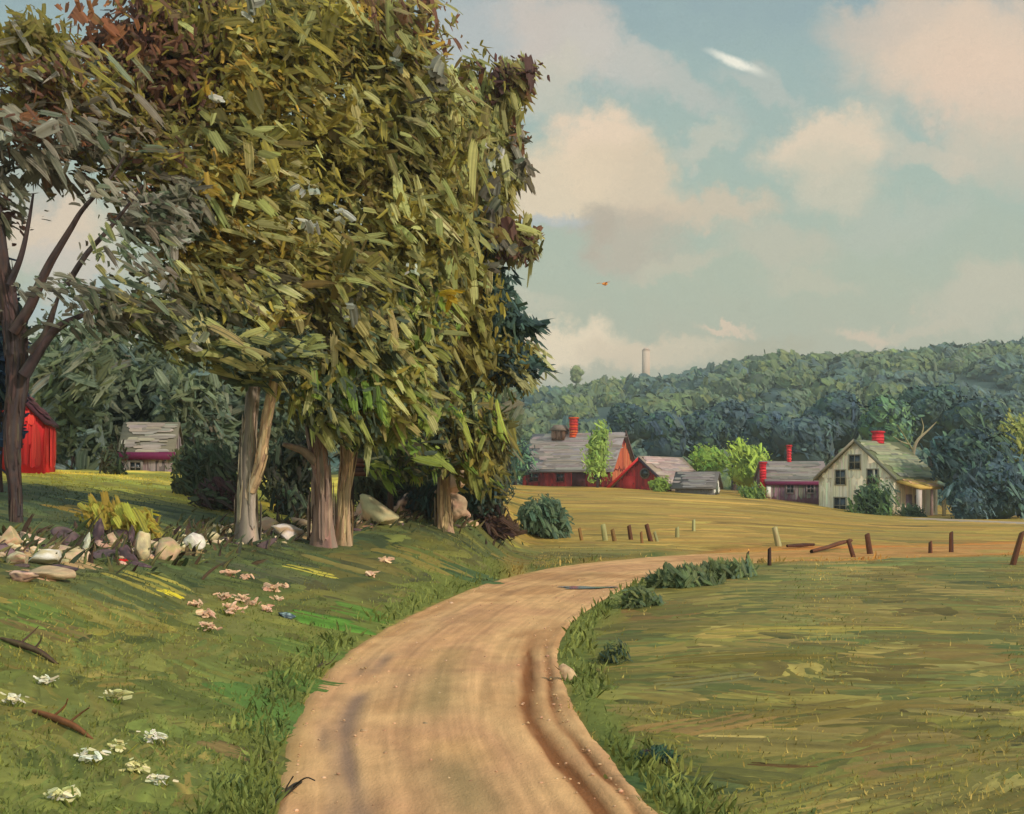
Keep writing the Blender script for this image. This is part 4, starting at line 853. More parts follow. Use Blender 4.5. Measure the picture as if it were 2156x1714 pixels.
# long low mauve ell
a4 = ang(4); loc = P(1614, 1051, 127); loc[2] -= .1
ell, roof = gabled('farm_building', 'long low mauve farm building with a plum eave and two red chimneys', 'house', loc, a4, 6.7, 4.2, 2.1, 1.9, MAG + GREYR, GREYR + LAV[3:4], oh=.25, rstrokes=60, wstrokes=50, fascia=(112, 34, 70), seed=231)
chimney(roof, 3.1, 2.1, 3.4, 5.8, .36, .36, CRIM); chimney(ell, -.32, .3, -.6, 3.9, .5, .6, CRIM)
mb = MB(); mb.box((-.02, -.16, .3), (.42, -.03, 1.5), lin((222, 214, 204))); mb.build('door', M_BOARD, ell)
window(ell, 2.2, 2.9, .8, 1.6, 0, (150, 130, 128)); window(ell, 4.4, 5.1, .8, 1.6, 0, (150, 130, 128))

# the pale house
a5 = ang(46); Wd = 8.2; lf = P(1724, 1080, 120.5); vdir = np.array([math.sin(a5), -math.cos(a5), 0]); loc = lf + vdir * Wd; loc[2] = lf[2] - .2
# local frame: x runs back along the ridge, gable at x = 0 faces the viewer, y runs from right to left
house, roof = gabled('farmhouse', 'pale grey farmhouse with dark gable windows, a red chimney and a yellow porch', 'house', loc, a5, 9.4, Wd, 3.75, 3.55, [(216,202,178),(208,194,170),(224,212,190)], [(138,132,104),(124,124,96),(150,144,112),(118,116,100),(128,136,88)], oh=.35, rstrokes=90, wstrokes=70, seed=241)
for (yc, zc, w_, h_) in ((4.2, 5.3, 1.15, 1.35), (5.75, 3.8, 1.05, 1.4), (2.3, 3.75, 1.1, 1.6), (5.8, 1.0, 1.25, 1.5)):
    window(house, yc - w_/2, yc + w_/2, zc - h_/2, zc + h_/2, 0, (150, 138, 116), axis='x', sgn=-1)
mb = MB(); mb.prism([(-.36, 3.42), (Wd/2, 7.3), (Wd/2, 7.62), (-.36, 3.76)], 0, -.5, -.37, lin((112, 108, 92))); mb.prism([(Wd/2, 7.3), (Wd + .36, 3.42), (Wd + .36, 3.76), (Wd/2, 7.62)], 0, -.5, -.37, lin((138, 126, 106))); mb.build('rake_board', M_BOARD, roof)
chimney(roof, 4.6, Wd / 2, 6.3, 8.35, .95, .8, CRIM)
# porch on the right-hand wall (local y < 0)
mb = MB(); mb.prism([(-2.5, 2.6), (-.1, 3.3), (-.1, 3.57), (-2.5, 2.85)], 0, .1, 6.2, lin((206, 164, 84)))
n = 24; V, Fc, C = strokes(np.stack([RNG.uniform(.1, 3.5, n), RNG.uniform(-2.4, -.2, n), np.zeros(n)], 1), np.tile((1., 0, 0), (n, 1)), np.tile((0, -.18, 1.), (n, 1)), RNG.uniform(1, 2.6, n), RNG.uniform(.25, .5, n), np.zeros((n, 3)), pick([(212,168,84),(196,150,80),(206,150,130)], n), pick([(212,168,84),(190,140,120)], n), 6, 3)
V[:, 2] += 3.61 + (V[:, 1] + .1) * .30; mb.add(V, Fc, C)
porch = mb.build('porch_roof', M_ROOF, house)
for x, y_, c, w_ in ((.35, -2.25, (208,186,172), .38), (5.9, -2.25, (204,180,136), .30), (3.1, -2.25, (150,120,110), .2)):
    mb = MB(); mb.box((x - w_/2, y_ - w_/2, -.9), (x + w_/2, y_ + w_/2, 2.62), lin(c), jit=.02); mb.box((x - w_/2 - .08, y_ - w_/2 - .08, -.9), (x + w_/2 + .08, y_ + w_/2 + .08, -.1), lin(c) * .9); mb.build('porch_post', M_BOARD, house)
mb = MB(); mb.box((.1, -2.5, -1.2), (6.3, -.08, -.05), lin((84, 74, 72))); mb.build('porch_floor', M_WOOD, house)
mb = MB(); mb.box((2.2, -.12, -.04), (3.4, -.03, 2.1), lin((150, 128, 150))); d_ = mb.build('door', M_BOARD, house)
mb = MB(); mb.box((3.2, -.18, .95), (3.28, -.121, 1.1), lin((60, 50, 60))); mb.build('handle', M_BOARD, d_)
window(house, 4.3, 5.3, .7, 1.9, 0, (120, 96, 96))

# grey cottage and red shed far back on the left
a6 = ang(3); k = 54.0; lf = P(252, 990, k); loc = lf.copy(); loc[2] = lf[2] - .3
cot, roof = gabled('cottage', 'small grey cottage with steep grey roof and plum eave band across the lawn', 'house', loc, a6, 2.35, 2.2, 1.05, 1.35, [(150,132,126),(140,122,118)], [(150,134,124),(126,114,104),(152,136,122)], oh=.12, th=.1, rstrokes=36, wstrokes=30, seed=251)
mb = MB(); mb.box((-.14, -.24, .78), (2.5, -.02, 1.12), lin((98, 26, 62))); mb.build('fascia', M_BOARD, cot)
window(cot, .5, .95, .2, .65, 0, (120, 108, 100)); mb = MB(); mb.box((1.5, -.05, -.1), (2.0, -.012, .7), lin((96, 84, 80))); mb.build('door', M_BOARD, cot)

k = 42.0; a7 = ang(103); W7 = 2.5; rt = P(88, 972, k); loc = rt.copy(); loc[2] -= .3
rs, roof = gabled('shed', 'bright red shed with a dark sloping roof half hidden by the left trunk', 'shed', loc, a7, 3.2, W7, 1.7, 1.3, [(222,54,48),(206,42,44),(228,74,58),(188,38,40)], [(84,42,48),(70,36,44),(96,52,52)], oh=.12, th=.13, rstrokes=20, wstrokes=40, seed=261)
mb = MB(); mb.box((-.07, .9, -.1), (-.012, 1.7, 1.2), lin((168, 40, 40))); mb.build('door', M_BOARD, rs)

# faint tower and a lone tree on the skyline
tw = np.array(((1360 - CX) * 590 / F, 590, 0.0)); tw[2] = float(hill(np.array([1360.]), np.array([590.]))[0])
root = empty('tower', tw); tag(root, 'faint pinkish stone tower standing alone on the hill skyline', 'tower')
mb = MB(); hb = EYE - (738 - HY) * 590 / F - tw[2]
mb.box((-1.9, -1.9, -1), (1.9, 1.9, hb), lin((196, 170, 150)), taper=.12)
mb.build('shaft', M_STONE, root)
mb = MB(); mb.box((-1.8, -1.8, hb + .01), (1.8, 1.8, hb + 1.3), lin((188, 162, 144)), taper=.5); mb.build('cap', M_STONE, root)

def hilltree(px, py, Y, R, pal, pal2, label, seed, name='tree_on_hill', stretch=1.0, group=None, ground=None, dense=30, trunkpal=DUSK, lift=0, mat=None):
    rg = np.random.default_rng(seed); x = (px - CX) * Y / F; c = P(px, py, Y)
    zb = float(terrain(np.array([x]), np.array([Y]))[0]) if Y < 163 else float(hill(np.array([float(px)]), np.array([float(Y)]))[0])
    b = np.array((x, Y, min(zb, c[2] - R * .9))); root = empty(name, b); tag(root, label, 'tree', group)
    mb = MB(); tube(mb, [b + (0, 0, -.3), (b + c) / 2, c + (0, 0, R * .4)], [R * .10, R * .08, R * .03], trunkpal, 8, 16, .2, .08, rg); mb.build('trunk', M_BARK, root, origin=b)
    mb = MB(); far_crown(mb, c, R * .78, pal, pal2, dense, rg, 1.0 * stretch, 9, 4)
    far_crown(mb, c + (0, 0, -R * .55 * stretch), R * .72, pal, pal2, dense, rg, .9, 9, 4)
    if Y < 145:
        crown_blob(mb, px, py, Y, R * F / Y * .95, R * F / Y * .95 * stretch, R, 150, 46, pal, pal2, size=max(.26, R * F / Y / 150), dirv=(.4, -.1, -.6), rng=rg)
    for k in range(5 if Y >= 145 else 0):
        o = norm(rg.normal(0, 1, 3)) * R * .55 * np.array([1, .8, .8 * stretch]); far_crown(mb, c + o, R * .5, pal, pal2, dense // 2 + 4, rg, .9, 9, 4)
    mb.build('crown', mat or M_FAR, root, origin=b, smooth=Y >= 145)
    return root
LG = [(132,146,54),(118,134,52),(148,160,64),(106,122,54)]; LGD = [(112,130,50),(98,116,48),(126,142,56)]
BL = [(66,82,86),(58,74,84),(76,90,88),(68,84,78)]; BLD = [(48,60,66),(44,56,64),(54,66,66)]
DG = [(64,84,72),(56,74,72),(76,94,70),(52,70,78)]; DGD = [(42,56,54),(36,50,54),(48,60,52)]
YG = [(112,112,54),(100,104,52),(122,120,58)]
def Rm(r, Y): return r * Y / F
for i, (px, py, Y, r, pd, pl, lab, st) in enumerate((
    (1213, 786, 590, 17, [(120,124,80)], [(128,132,84),(112,118,76)], 'tiny lone tree on the hill skyline left of the tower', 1.3),
    (1572, 975, 136, 46, LGD, LG, 'bright yellow-green round tree left of the mauve building', 1.0),
    (1492, 965, 140, 44, LGD, [(112,140,58),(98,128,60),(130,152,60)], 'mid-green tree right behind the little white-gabled shed', .7),
    (1258, 950, 134, 27, LGD, [(122,140,64),(108,128,62),(134,150,74)], 'slim light green tree standing in front of the red barn roof', 2.2),
    (1085, 960, 139, 40, DGD, [(82,116,92),(70,98,80),(96,124,84)], 'teal-green tree touching the left end of the red barn', 1.3),
    (1068, 880, 150, 34, DGD, [(92,104,72),(80,96,84),(104,112,64)], 'olive tree above and left of the red barn', 1.2),
    (2036, 960, 116, 80, DGD, DG, 'tallest dark tree just right of the farmhouse porch', 1.0),
    (2090, 1020, 106, 82, BLD + DGD, DG + BL, 'broad navy-green tree at the right above the pale drive', .8),
    (2040, 1060, 104, 48, DGD, BL, 'low dark tree beside the farmhouse porch post', .8),
    (2150, 940, 118, 64, YG, YG, 'yellow-olive tree at the right edge behind the dark trees', 1.0),
    (2200, 1040, 110, 80, DGD, DG, 'dark tree cut by the right edge of the view', .9),
    (1870, 886, 170, 70, DGD, [(92,120,84),(80,106,90),(104,130,84)], 'round mid-green crown behind the red house chimney', .9),
    (1700, 921, 165, 77, BLD, BL, 'dark blue tree between the thin red chimney and the pale gable', .75),
    (1620, 916, 172, 70, BLD, BL + DG, 'dark blue-grey tree above the bright yellow-green tree', .9),
    (1400, 911, 175, 65, BLD, BL + DG, 'blue-green tree behind the low red barn wing', .9),
    (1475, 911, 180, 62, BLD, DG, 'dark tree behind the mid-green shed tree', .9),
    (1545, 886, 190, 60, BLD, BL, 'deep blue tree higher on the slope over the yellow-green tree', .9),
    (1320, 886, 185, 52, DGD, BL + DG, 'blue-green tree over the orange gable peak', .8),
    (1760, 876, 185, 70, BLD, DG + BL, 'shadowy tree up the slope over the pale gable', .8),
    (1960, 866, 175, 75, DGD, DG, 'dark green tree behind the pale forked tree', .9),
    (2060, 886, 170, 75, DGD, DG + BL, 'dark tree on the slope over the tallest tree', .9))):
    hilltree(px, py, Y, Rm(r, Y), pd, pl, lab, 300 + i, 'tree', st)
# pale forked bare tree beside the house
b = np.array(P(1925, 1010, 124)); root = empty('bare_tree', b); tag(root, 'pale forked leafless tree rising between the farmhouse roof and the dark trees', 'tree')
mb = MB(); tube(mb, [P(1925, 1020, 124), P(1922, 965, 124), P(1930, 930, 124), P(1955, 905, 124), P(1972, 888, 124)], [.24, .2, .15, .1, .03], [(150,132,96),(136,124,80),(160,142,114)], 9, 24, .1); mb.build('trunk', M_BARK, root, origin=b)
for l in (((1923,950),(1908,925),(1896,905),(1888,893)), ((1938,922),(1944,900),(1940,880)), ((1914,935),(1898,930),(1880,918))):
    mb = MB(); tube(mb, pts(l, 124), np.linspace(.11, .02, len(l)), [(150,132,96),(130,120,72),(160,142,114)], 7, 16, 0); mb.build('limb', M_BARK, root, origin=b)

# ------------------------------------------------------------------ shrubs
def shrub(px, py, w, h, pal, pal2, label, seed, nf=90, nb=40, dirv=(.3, -.1, -.6), y0=6, size=None, name='shrub', at=None):
    rng = np.random.default_rng(seed); b = ground_at(px, py, y0) if at is None else P(px, py, at); Y = b[1]; k = Y / F
    root = empty(name, b); tag(root, label, 'shrub')
    sz = size or max(.16, min(.8, w / 190))
    mb = MB()
    for j in range(3): tube(mb, [b + (0, 0, -.05), b + (rng.normal(0, .15) * w * k, 0, h * k * .35), b + (rng.normal(0, .3) * w * k, 0, h * k * .7)], np.array([.05, .035, .012]) * w * k, DUSK, 6, 10, 0, .05, rng)
    mb.build('stem', M_BARK, root, origin=b)
    mb = MB()
    crown_blob(mb, px, py - h * .5, Y, w * .42, h * .46, w * .38 * k, nf, nb, pal, pal2, sz, dirv, rng=rng)
    crown_blob(mb, px - w * .18, py - h * .32, Y, w * .3, h * .32, w * .3 * k, nf // 3, nb // 3, pal, pal2, sz, dirv, rng=rng)
    crown_blob(mb, px + w * .2, py - h * .30, Y, w * .3, h * .3, w * .3 * k, nf // 3, nb // 3, pal, pal2, sz, dirv, rng=rng)
    mb.build('foliage', M_LEAF, root, origin=b)
    return root
VG = [(96,102,60),(84,94,58),(104,108,64),(90,100,66)]
SG = [(74,88,66),(64,78,62),(86,98,72),(70,92,72)]; DB = [(60,52,44),(52,58,48),(70,56,46),(46,54,50)]
shrub(1146, 1134, 120, 100, SG, SG + [(96,112,80)], 'round grey-green bush alone on the golden field by the road bend', 401, 150, 60, (.25,-.1,-.8), 6, .5)
shrub(900, 1092, 80, 80, DB, DB + TEAL, 'dark brush left of the pinkish boulders', 402, 80, 30, (.1,0,-.9))
shrub(1010, 1100, 100, 96, DB + SG, DB + SG, 'dark brown-green brush right of the pinkish boulders', 403, 110, 46, (.15,0,-.9))
shrub(1040, 1136, 90, 60, [(60,40,40),(72,48,46),(84,62,44)], [(60,42,40),(84,60,46)], 'low maroon brush at the foot of the dark roadside brush', 404, 60, 24, (.7,0,-.4))
shrub(810, 1050, 90, 60, DB + TEAL, DB, 'dark shrub under the brown timber stack', 405, 70, 26, (.4,0,-.7))
shrub(620, 1088, 84, 62, DB, DB + SG, 'dark brown bush between the grey and the reddish trunks', 406, 70, 30, (0,0,-1))
shrub(455, 1072, 100, 54, [(70,50,50),(58,54,44)], [(74,50,54),(66,74,54)], 'plum-dark bush left of the forked trunk', 407, 70, 26, (.9,0,-.3))
shrub(125, 982, 46, 100, DB, DB + DKGREEN, 'tall dark shrub against the right side of the red shed', 408, 70, 20, (.1,0,-.9), 30)
shrub(238, 1000, 50, 60, DKGREEN, DKGREEN + DB[:1], 'dark bush covering the left corner of the grey cottage', 430, 60, 24, (-.3,0,-.8), 30)
shrub(385, 1000, 60, 60, DKGREEN, DKGREEN, 'dark bush at the right corner of the grey cottage', 431, 60, 24, (.3,0,-.8), 30)
shrub(1182, 1012, 44, 50, [(104,122,88)], [(108,128,92),(92,112,80)], 'small grey-green shrub before the red barn wall', 409, 36, 16, (.1,0,-.9), 110)
shrub(1262, 1014, 62, 60, [(104,120,66)], [(112,130,72),(96,112,60)], 'leafy green shrub at the foot of the slim tree by the barn', 410, 40, 16, (.1,0,-.9), 110)
shrub(1388, 1036, 40, 34, LGD, [(128,146,62),(112,132,60)], 'yellow-green shrub before the low red barn wing', 411, 40, 18, (.5,0,-.6), 100)
shrub(1455, 1024, 50, 46, [(92,110,76)], [(84,106,78),(104,120,76)], 'grey-green shrub between the barn wing and the little shed', 412, 40, 14, (.3,0,-.8), 100)
shrub(1586, 1050, 50, 34, [(104,124,66)], [(96,116,66),(116,134,60)], 'green shrub under the bright yellow-green tree', 413, 40, 16, (.1,0,-.9), 100)
shrub(1836, 1094, 92, 82, [(84,104,62),(64,80,60)], [(98,118,66),(72,94,64),(54,70,56)], 'rounded green bush in front of the pale farmhouse gable', 414, 110, 40, (.4,0,-.7), 90, .36, at=111)
shrub(1920, 1100, 60, 34, [(70,84,58)], [(84,96,60),(60,72,54)], 'low dark shrub before the farmhouse porch', 415, 30, 12, (.5,0,-.4), 80, at=109)
shrub(1440, 1236, 140, 30, VG, VG + SG[:1], 'low blue-green thicket on the inside of the road bend', 416, 80, 50, (.25,0,-.7), 10)
shrub(1520, 1218, 120, 24, VG, VG + SG[:1], 'trailing grey-green thicket right of the road-bend thicket', 417, 60, 34, (.35,0,-.8), 10)
shrub(1345, 1278, 90, 40, VG, VG + SG[:1], 'leaning tuft of dark grass at the road edge below the bend', 418, 50, 44, (-.6,0,.4), 10, .4)
shrub(1290, 1395, 60, 40, [(84,88,46),(60,72,48)], [(96,96,50),(52,66,54)], 'small olive tuft beside the stone at the road edge', 419, 30, 24, (-.5,0,.6), 8, .3)
shrub(1375, 1600, 66, 30, [(54,78,60),(44,60,58)], [(60,84,62),(50,66,60)], 'dark green weed clump on the meadow edge low on the right', 420, 26, 26, (.3,0,.8), 6, .3)
DS = [(66,72,52),(58,66,52),(78,78,54),(62,60,50)]
shrub(445, 1052, 150, 120, DS, DS + DKGREEN[:2], 'big dark green bush filling the gap left of the great trunk', 440, 150, 60, (.3,0,-.7), 6, .5, at=37)
shrub(612, 1050, 110, 130, DS, DS + DB, 'tall dark bush seen between the grey and reddish trunks', 441, 130, 50, (.1,0,-.8), 6, .5, at=38)
shrub(800, 1058, 130, 120, DS + DB, DS, 'wide dark bush right of the slim pale trunk', 442, 140, 50, (.5,0,-.7), 6, .5, at=38.5)
shrub(880, 1062, 90, 130, DS + TEAL, DS, 'dark teal-green bush behind the pink stones', 443, 120, 40, (.2,0,-.8), 6, .5, at=39)
shrub(1010, 1070, 120, 150, DS + TEAL, DS + TEAL, 'blue-black bush between the short tan trunk and the red barn', 444, 150, 50, (.2,0,-.8), 6, .5, at=40)
shrub(260, 1130, 150, 70, [(112,110,50),(140,120,44)], [(150,146,58),(126,122,54),(136,112,44)], 'yellow-green weeds behind the tumbled stones', 421, 50, 30, (.65,0,-.7), 8)

# ------------------------------------------------------------------ tumbled stones along the bank
TANS = [(196,170,128),(182,158,122),(206,184,142),(188,152,120)]; PINK = [(206,164,136),(192,148,124),(216,176,150)]; PLUM = [(92,70,72),(78,60,64),(106,84,82)]; CREAM = [(214,206,180),(200,192,160),(224,214,196)]
def rock(px, bot, wpx, hpx, pal, label, seed, at=None, dz=0.0, tilt=None, group='tumbled stones along the grassy bank'):
    rng = np.random.default_rng(seed); b = ground_at(px, bot) if at is None else np.array(at, float) + (0, 0, dz); k = b[1] / F
    V, Fc = ICO3; q = V * 1.25 + rng.random() * 80
    V = V * (1 + .45 * (vnoise(q)[:, None] - .5) + .2 * (vnoise(q * 2.6)[:, None] - .5))
    for p in norm(rng.normal(0, 1, (10, 3))):                       # knock flat faces off it
        V = V - np.maximum(V @ p - .58, 0)[:, None] * p * .96
    a = rng.normal(0, .3) if tilt is None else tilt; ca, sa = math.cos(a), math.sin(a)
    V = V * np.array([wpx * .68 * k, min(wpx, hpx * 2.2) * .58 * k, hpx * .70 * k])
    V = np.stack([V[:, 0] * ca + V[:, 2] * sa, V[:, 1], -V[:, 0] * sa + V[:, 2] * ca], 1)
    pc = pick(pal, 5, rng, .9); w = vnoise(np.stack([V[:, 0] * 3 / (wpx * k) + seed, V[:, 1] * 3 / (wpx * k), V[:, 2] * 8 / (hpx * k)], -1)); kk = np.clip(((w - .2) / .6 * 5).astype(int), 0, 4)
    mb = MB(); mb.add(V + b + (0, 0, hpx * .42 * k), Fc, pc[kk] * rng.normal(1, .06, (len(V), 1)))
    return tag(mb.build('boulder', M_STONE, origin=b), label, 'rock', group)
STONES = [(21,1156,50,42,TANS,'broad tan boulder at the left edge of the bank'), (10,1160,26,16,PLUM,'small plum stone pressed against the left-edge boulder'), (35,1192,50,32,PINK+TANS,'peach block under the left-edge boulder'),
    (77,1146,66,18,PINK,'long low pinkish stone behind the cream slab'), (100,1190,70,34,CREAM+TANS[:1],'cream slab, the palest stone on the left'), (146,1176,70,28,TANS+PINK[:1],'peach-tan boulder right of the cream slab'),
    (141,1148,54,32,PLUM,'leaning dark plum slab above the peach-tan boulder',.5), (183,1160,13,38,CREAM,'thin white shard of stone standing on edge',.25), (209,1152,22,54,PLUM+TANS[:1],'upright plum-brown slab right of the white shard',.2),
    (232,1150,32,28,PINK+TANS,'peach stone between two plum slabs'), (250,1138,42,22,PLUM,'level dark plum block on the peach stones'), (275,1156,16,50,PLUM,'narrow dark stone on end beside the level plum block',0), (252,1158,58,18,PINK+TANS,'flat peach stone below the level plum block'),
    (218,1184,52,22,PLUM,'dark flat stone at the foot of the plum slabs'), (266,1178,42,26,PLUM,'dark rounded stone slanting beside the tall tan boulder',.4), (300,1184,38,62,TANS,'tall tan boulder right of the plum stones',0), (354,1180,60,54,TANS+PINK[:1],'wide tan boulder with a pink streak'),
    (406,1158,40,40,CREAM[1:]+TANS[:1],'pale olive-cream boulder, last of the left heap'), (46,1228,50,28,PLUM+PINK,'reddish plum stone lying lowest on the left'), (104,1222,78,28,TANS+CREAM[1:2],'long tan stone at the bottom of the left heap'), (133,1206,54,18,PLUM,'dark wedge of stone over the long tan one'), (292,1194,58,10,PLUM,'thin dark stone beside the red flower'),
    (566,1122,50,34,TANS+PINK,'tan stone leaning at the foot of the great trunk'), (604,1136,62,36,CREAM[1:]+TANS,'cream-olive stone right of the great trunk'), (559,1156,40,18,PLUM,'dark little stone before the great trunk'), (662,1118,80,20,PINK+TANS,'long flat pinkish stone under the stout reddish trunk'),
    (798,1104,92,48,TANS[:2]+[(176,166,126),(186,166,130)],'greenish-cream slab right of the slim pale trunk',.4), (766,1098,34,40,PINK+[(214,140,112)],'coral-pink stone at the left end of the greenish-cream slab'), (834,1084,24,20,PINK,'small pink stone behind the greenish-cream slab'), (861,1080,40,36,PINK+PLUM[:1],'round pink stone with a dark hollow'),
    (743,1094,40,18,PINK,'pink stone wedged by the slim pale trunk'), (966,1086,60,26,PINK,'flat pink stone jutting right from the big boulder',.5), (1036,1074,28,14,PINK,'little pink stone in the dark brush'), (708,1146,80,34,[(146,124,108),(132,116,98)],'mauve-brown stone half sunk in the grass below the slim trunk')]
for i, q in enumerate(STONES): rock(*q[:6], 500 + i, tilt=q[6] if len(q) > 6 else None)
gb = ground_at(930, 1092)
rock(930, 1092, 84, 56, [(186,150,120),(168,132,106),(204,164,136)], 'big brown-pink boulder at the foot of the short tan trunk', 560, at=gb)
rock(952, 1040, 54, 58, [(188,156,124),(166,138,108),(206,172,140)], 'rounded tan boulder balanced on the big brown-pink one', 561, at=gb + np.array(((952 - 930) * gb[1] / F, .1, 0)), dz=54 * gb[1] / F)
rock(1196, 1432, 34, 30, [(206,170,130),(190,156,120)], 'pale stone on the lip of the road bend', 562, group=None)
rock(606, 1304, 36, 14, [(84,96,104),(70,80,90),(150,160,164)], 'small blue-grey stone in the left bank grass', 563, group=None)

# ------------------------------------------------------------------ flowers
def flower(px, py, wpx, pal, label, seed, group, hpx=None, leaf=True):
    rng = np.random.default_rng(seed); b = ground_at(px, py); k = b[1] / F; w = wpx * k; h = (hpx or wpx * .6) * k
    root = empty('flower_clump', b); tag(root, label, 'flower', group)
    mb = MB(); n = 12
    T = np.stack([rng.normal(0, .5, n), rng.normal(0, .4, n), np.ones(n)], 1)
    V, Fc, C = strokes(b + np.stack([rng.normal(0, .2, n) * w, rng.normal(0, .1, n) * w, np.full(n, -.01)], 1), T, np.array([[0, -1., .2]]) + rng.normal(0, .2, (n, 3)), h * rng.uniform(.5, 1, n), w * rng.uniform(.05, .1, n), rng.normal(0, .1, (n, 3)) * w, pick(GREEN, n, rng, .8), pick(OLIVE, n, rng), 3, 3, rng); mb.add(V, Fc, C)
    mb.build('stem', M_GRASS, root, origin=b)
    mb = MB(); n = 30 if wpx > 30 else 14
    c = b + np.stack([rng.normal(0, .26, n) * w, rng.normal(0, .16, n) * w, h * rng.uniform(.35, 1.0, n)], 1)
    T = norm(np.stack([np.ones(n) * .8, rng.normal(0, .4, n), rng.normal(-.1, .35, n)], 1))
    L = w * rng.uniform(.16, .38, n) * (1 if wpx > 30 else 2.0); V, Fc, C = strokes(c - T * L[:, None] * .5, T, np.array([[.3, -.7, .6]]) + rng.normal(0, .25, (n, 3)), L, L * rng.uniform(.3, .5, n), rng.normal(0, .14, (n, 3)) * L[:, None], pick(pal, n, rng), pick(pal, n, rng, .85), 7, 4, rng, ridge=.1); mb.add(V, Fc, C)
    mb.build('petals', M_PETAL, root, origin=b)
    return root
PK = [(226,178,142),(214,162,130),(232,190,156)]; WT = [(222,210,180),(206,194,150),(230,222,204)]; CRM = [(214,200,140),(226,214,164),(196,184,110)]
g1 = 'pink wildflowers on the bank left of the road'; g2 = 'cream and white wildflowers low on the left bank'
for i, (px, py, w, lab) in enumerate(((483,1216,24,'pink flower highest in the pink patch, left of its twin'), (518,1222,20,'small pink flower right of the highest one'), (474,1268,32,'pink flower tuft at the left of the pink patch'), (509,1272,34,'broad pink flower tuft in the middle of the pink patch'), (532,1280,24,'pink flower close right of the broad middle tuft'),
        (482,1302,46,'largest pink flower clump, lowest in the patch'), (412,1281,24,'lone pale pink flower at the tip of the yellow grass streak'), (435,1306,28,'pale pink flower lower left of the largest clump'), (570,1249,30,'flat pink flower on the right of the patch'), (598,1242,18,'tiny pink flower farthest right in the patch'), (584,1266,18,'dull pink flower under the flat one'), (561,1290,22,'thin pink flower bending right, below the patch'), (437,1334,38,'brownish pink flower strip under the patch'), (810,1190,22,'pink flower alone on the slope under the trees'), (781,1217,20,'coral-pink flower at the bright green verge'))):
    flower(px, py, w, PK, lab, 600 + i, g1)
for i, (px, py, w, pal, lab) in enumerate(((31,1492,46,WT,'white flower spray at the left edge of the view'), (244,1486,56,CRM,'large round cream flower head low on the bank'), (327,1572,54,WT,'white flower spray lying left of the road edge'), (248,1588,46,CRM,'cream flower head beside the striped white one'), (193,1616,64,WT,'striped white flower tuft below the cream head'),
        (290,1634,52,CRM,'cream-green flower spray right of the striped tuft'), (331,1660,44,WT,'grey-white flower spray, nearest the road on the left'), (126,1698,62,CRM+WT,'pale flower clump in the lower left corner'), (95,1450,44,WT,'thin white flower streak above the fallen brown branch'))):
    flower(px, py, w, pal, lab, 630 + i, g2)
flower(261, 1190, 16, [(222,30,28),(206,24,24)], 'single bright red flower under the tumbled stones', 650, None)

# ------------------------------------------------------------------ fence posts and rails
def post(px, top, bot, wpx, lean, pal, label, seed, y0=30, group='weathered fence posts across the field'):
    rng = np.random.default_rng(seed); b = ground_at(px, bot, y0); k = b[1] / F; h = (bot - top) * k; w = wpx * k * .85
    mb = MB(); n = 7; th = np.linspace(0, 2*np.pi, 9)[:-1]; c = pick(pal, 8, rng)
    rows = [(-.12, 1.05), (h * .3, 1.0), (h * .65, .92), (h * .97, .86), (h, .62)]
    V = np.array([[(w/2 * r * math.cos(t) * (1 + .12 * math.sin(3*t + seed)) + lean * z, w/2 * r * math.sin(t), z + (.03 * math.cos(t) if z > h * .9 else 0)) for t in th] for z, r in rows]).reshape(-1, 3)
    i_, j_ = np.meshgrid(np.arange(4), np.arange(8), indexing='ij'); a = (i_*8 + j_).ravel(); d = (i_*8 + (j_+1) % 8).ravel()
    mb.add(V + b, np.stack([a, d, d + 8, a + 8], 1), np.tile(c, (5, 1))); mb.add((V + b)[-8:], [tuple(range(8))], c[0] * 1.2)
    return tag(mb.build('fence_post', M_WOOD, origin=b), label, 'fence post', group)
BRN = [(98,58,38),(84,48,34),(112,70,44)]; DRK = [(70,44,34),(58,38,30)]; PLE = [(150,138,92),(136,128,84),(160,148,102)]; TNB = [(136,98,56),(124,86,50)]
for i, q in enumerate(((1225,1112,1140,9,-.2,TNB,'leftmost thin brown fence stub in the golden field'), (1275,1104,1140,14,-.15,PLE,'pale leaning fence post, leftmost of the pale ones'), (1295,1114,1142,11,-.2,TNB,'short brown stub touching the leftmost pale post'), (1329,1106,1138,11,-.15,BRN,'brown fence post right of the first brown-and-pale pair'),
        (1352,1120,1146,7,-.1,TNB,'thinnest little stub in the left part of the field'), (1370,1104,1142,12,-.25,BRN,'brown post leaning left, biggest of the left field stubs'), (1384,1120,1142,8,-.3,PLE,'pale sliver of a post against the big leaning brown stub'), (1426,1110,1134,11,0,PLE,'pale stub alone right of the brown field stubs'), (1461,1094,1120,9,0,PLE,'pale stub farthest up the golden field'),
        (1571,1162,1197,8,.12,DRK,'dark crooked post at the road, left of its straight twin'), (1620,1154,1193,10,0,DRK,'dark straight post by the orange verge'), (1639,1110,1150,16,-.22,PLE,'widest pale post, leaning left above the dark pair'), (1797,1136,1175,12,-.3,BRN,'brown post tipping left at the end of the fallen rail'), (1832,1124,1168,15,-.15,BRN,'thick red-brown post right of the tipping one'),
        (1959,1140,1166,10,0,BRN,'short brown post left of the tall straight one'), (2003,1120,1165,11,0,DRK+BRN,'tall straight dark brown post on the right'), (2132,1120,1192,16,.28,TNB+BRN,'tallest post, a brown one leaning right near the right edge'))):
    post(*q, 700 + i)
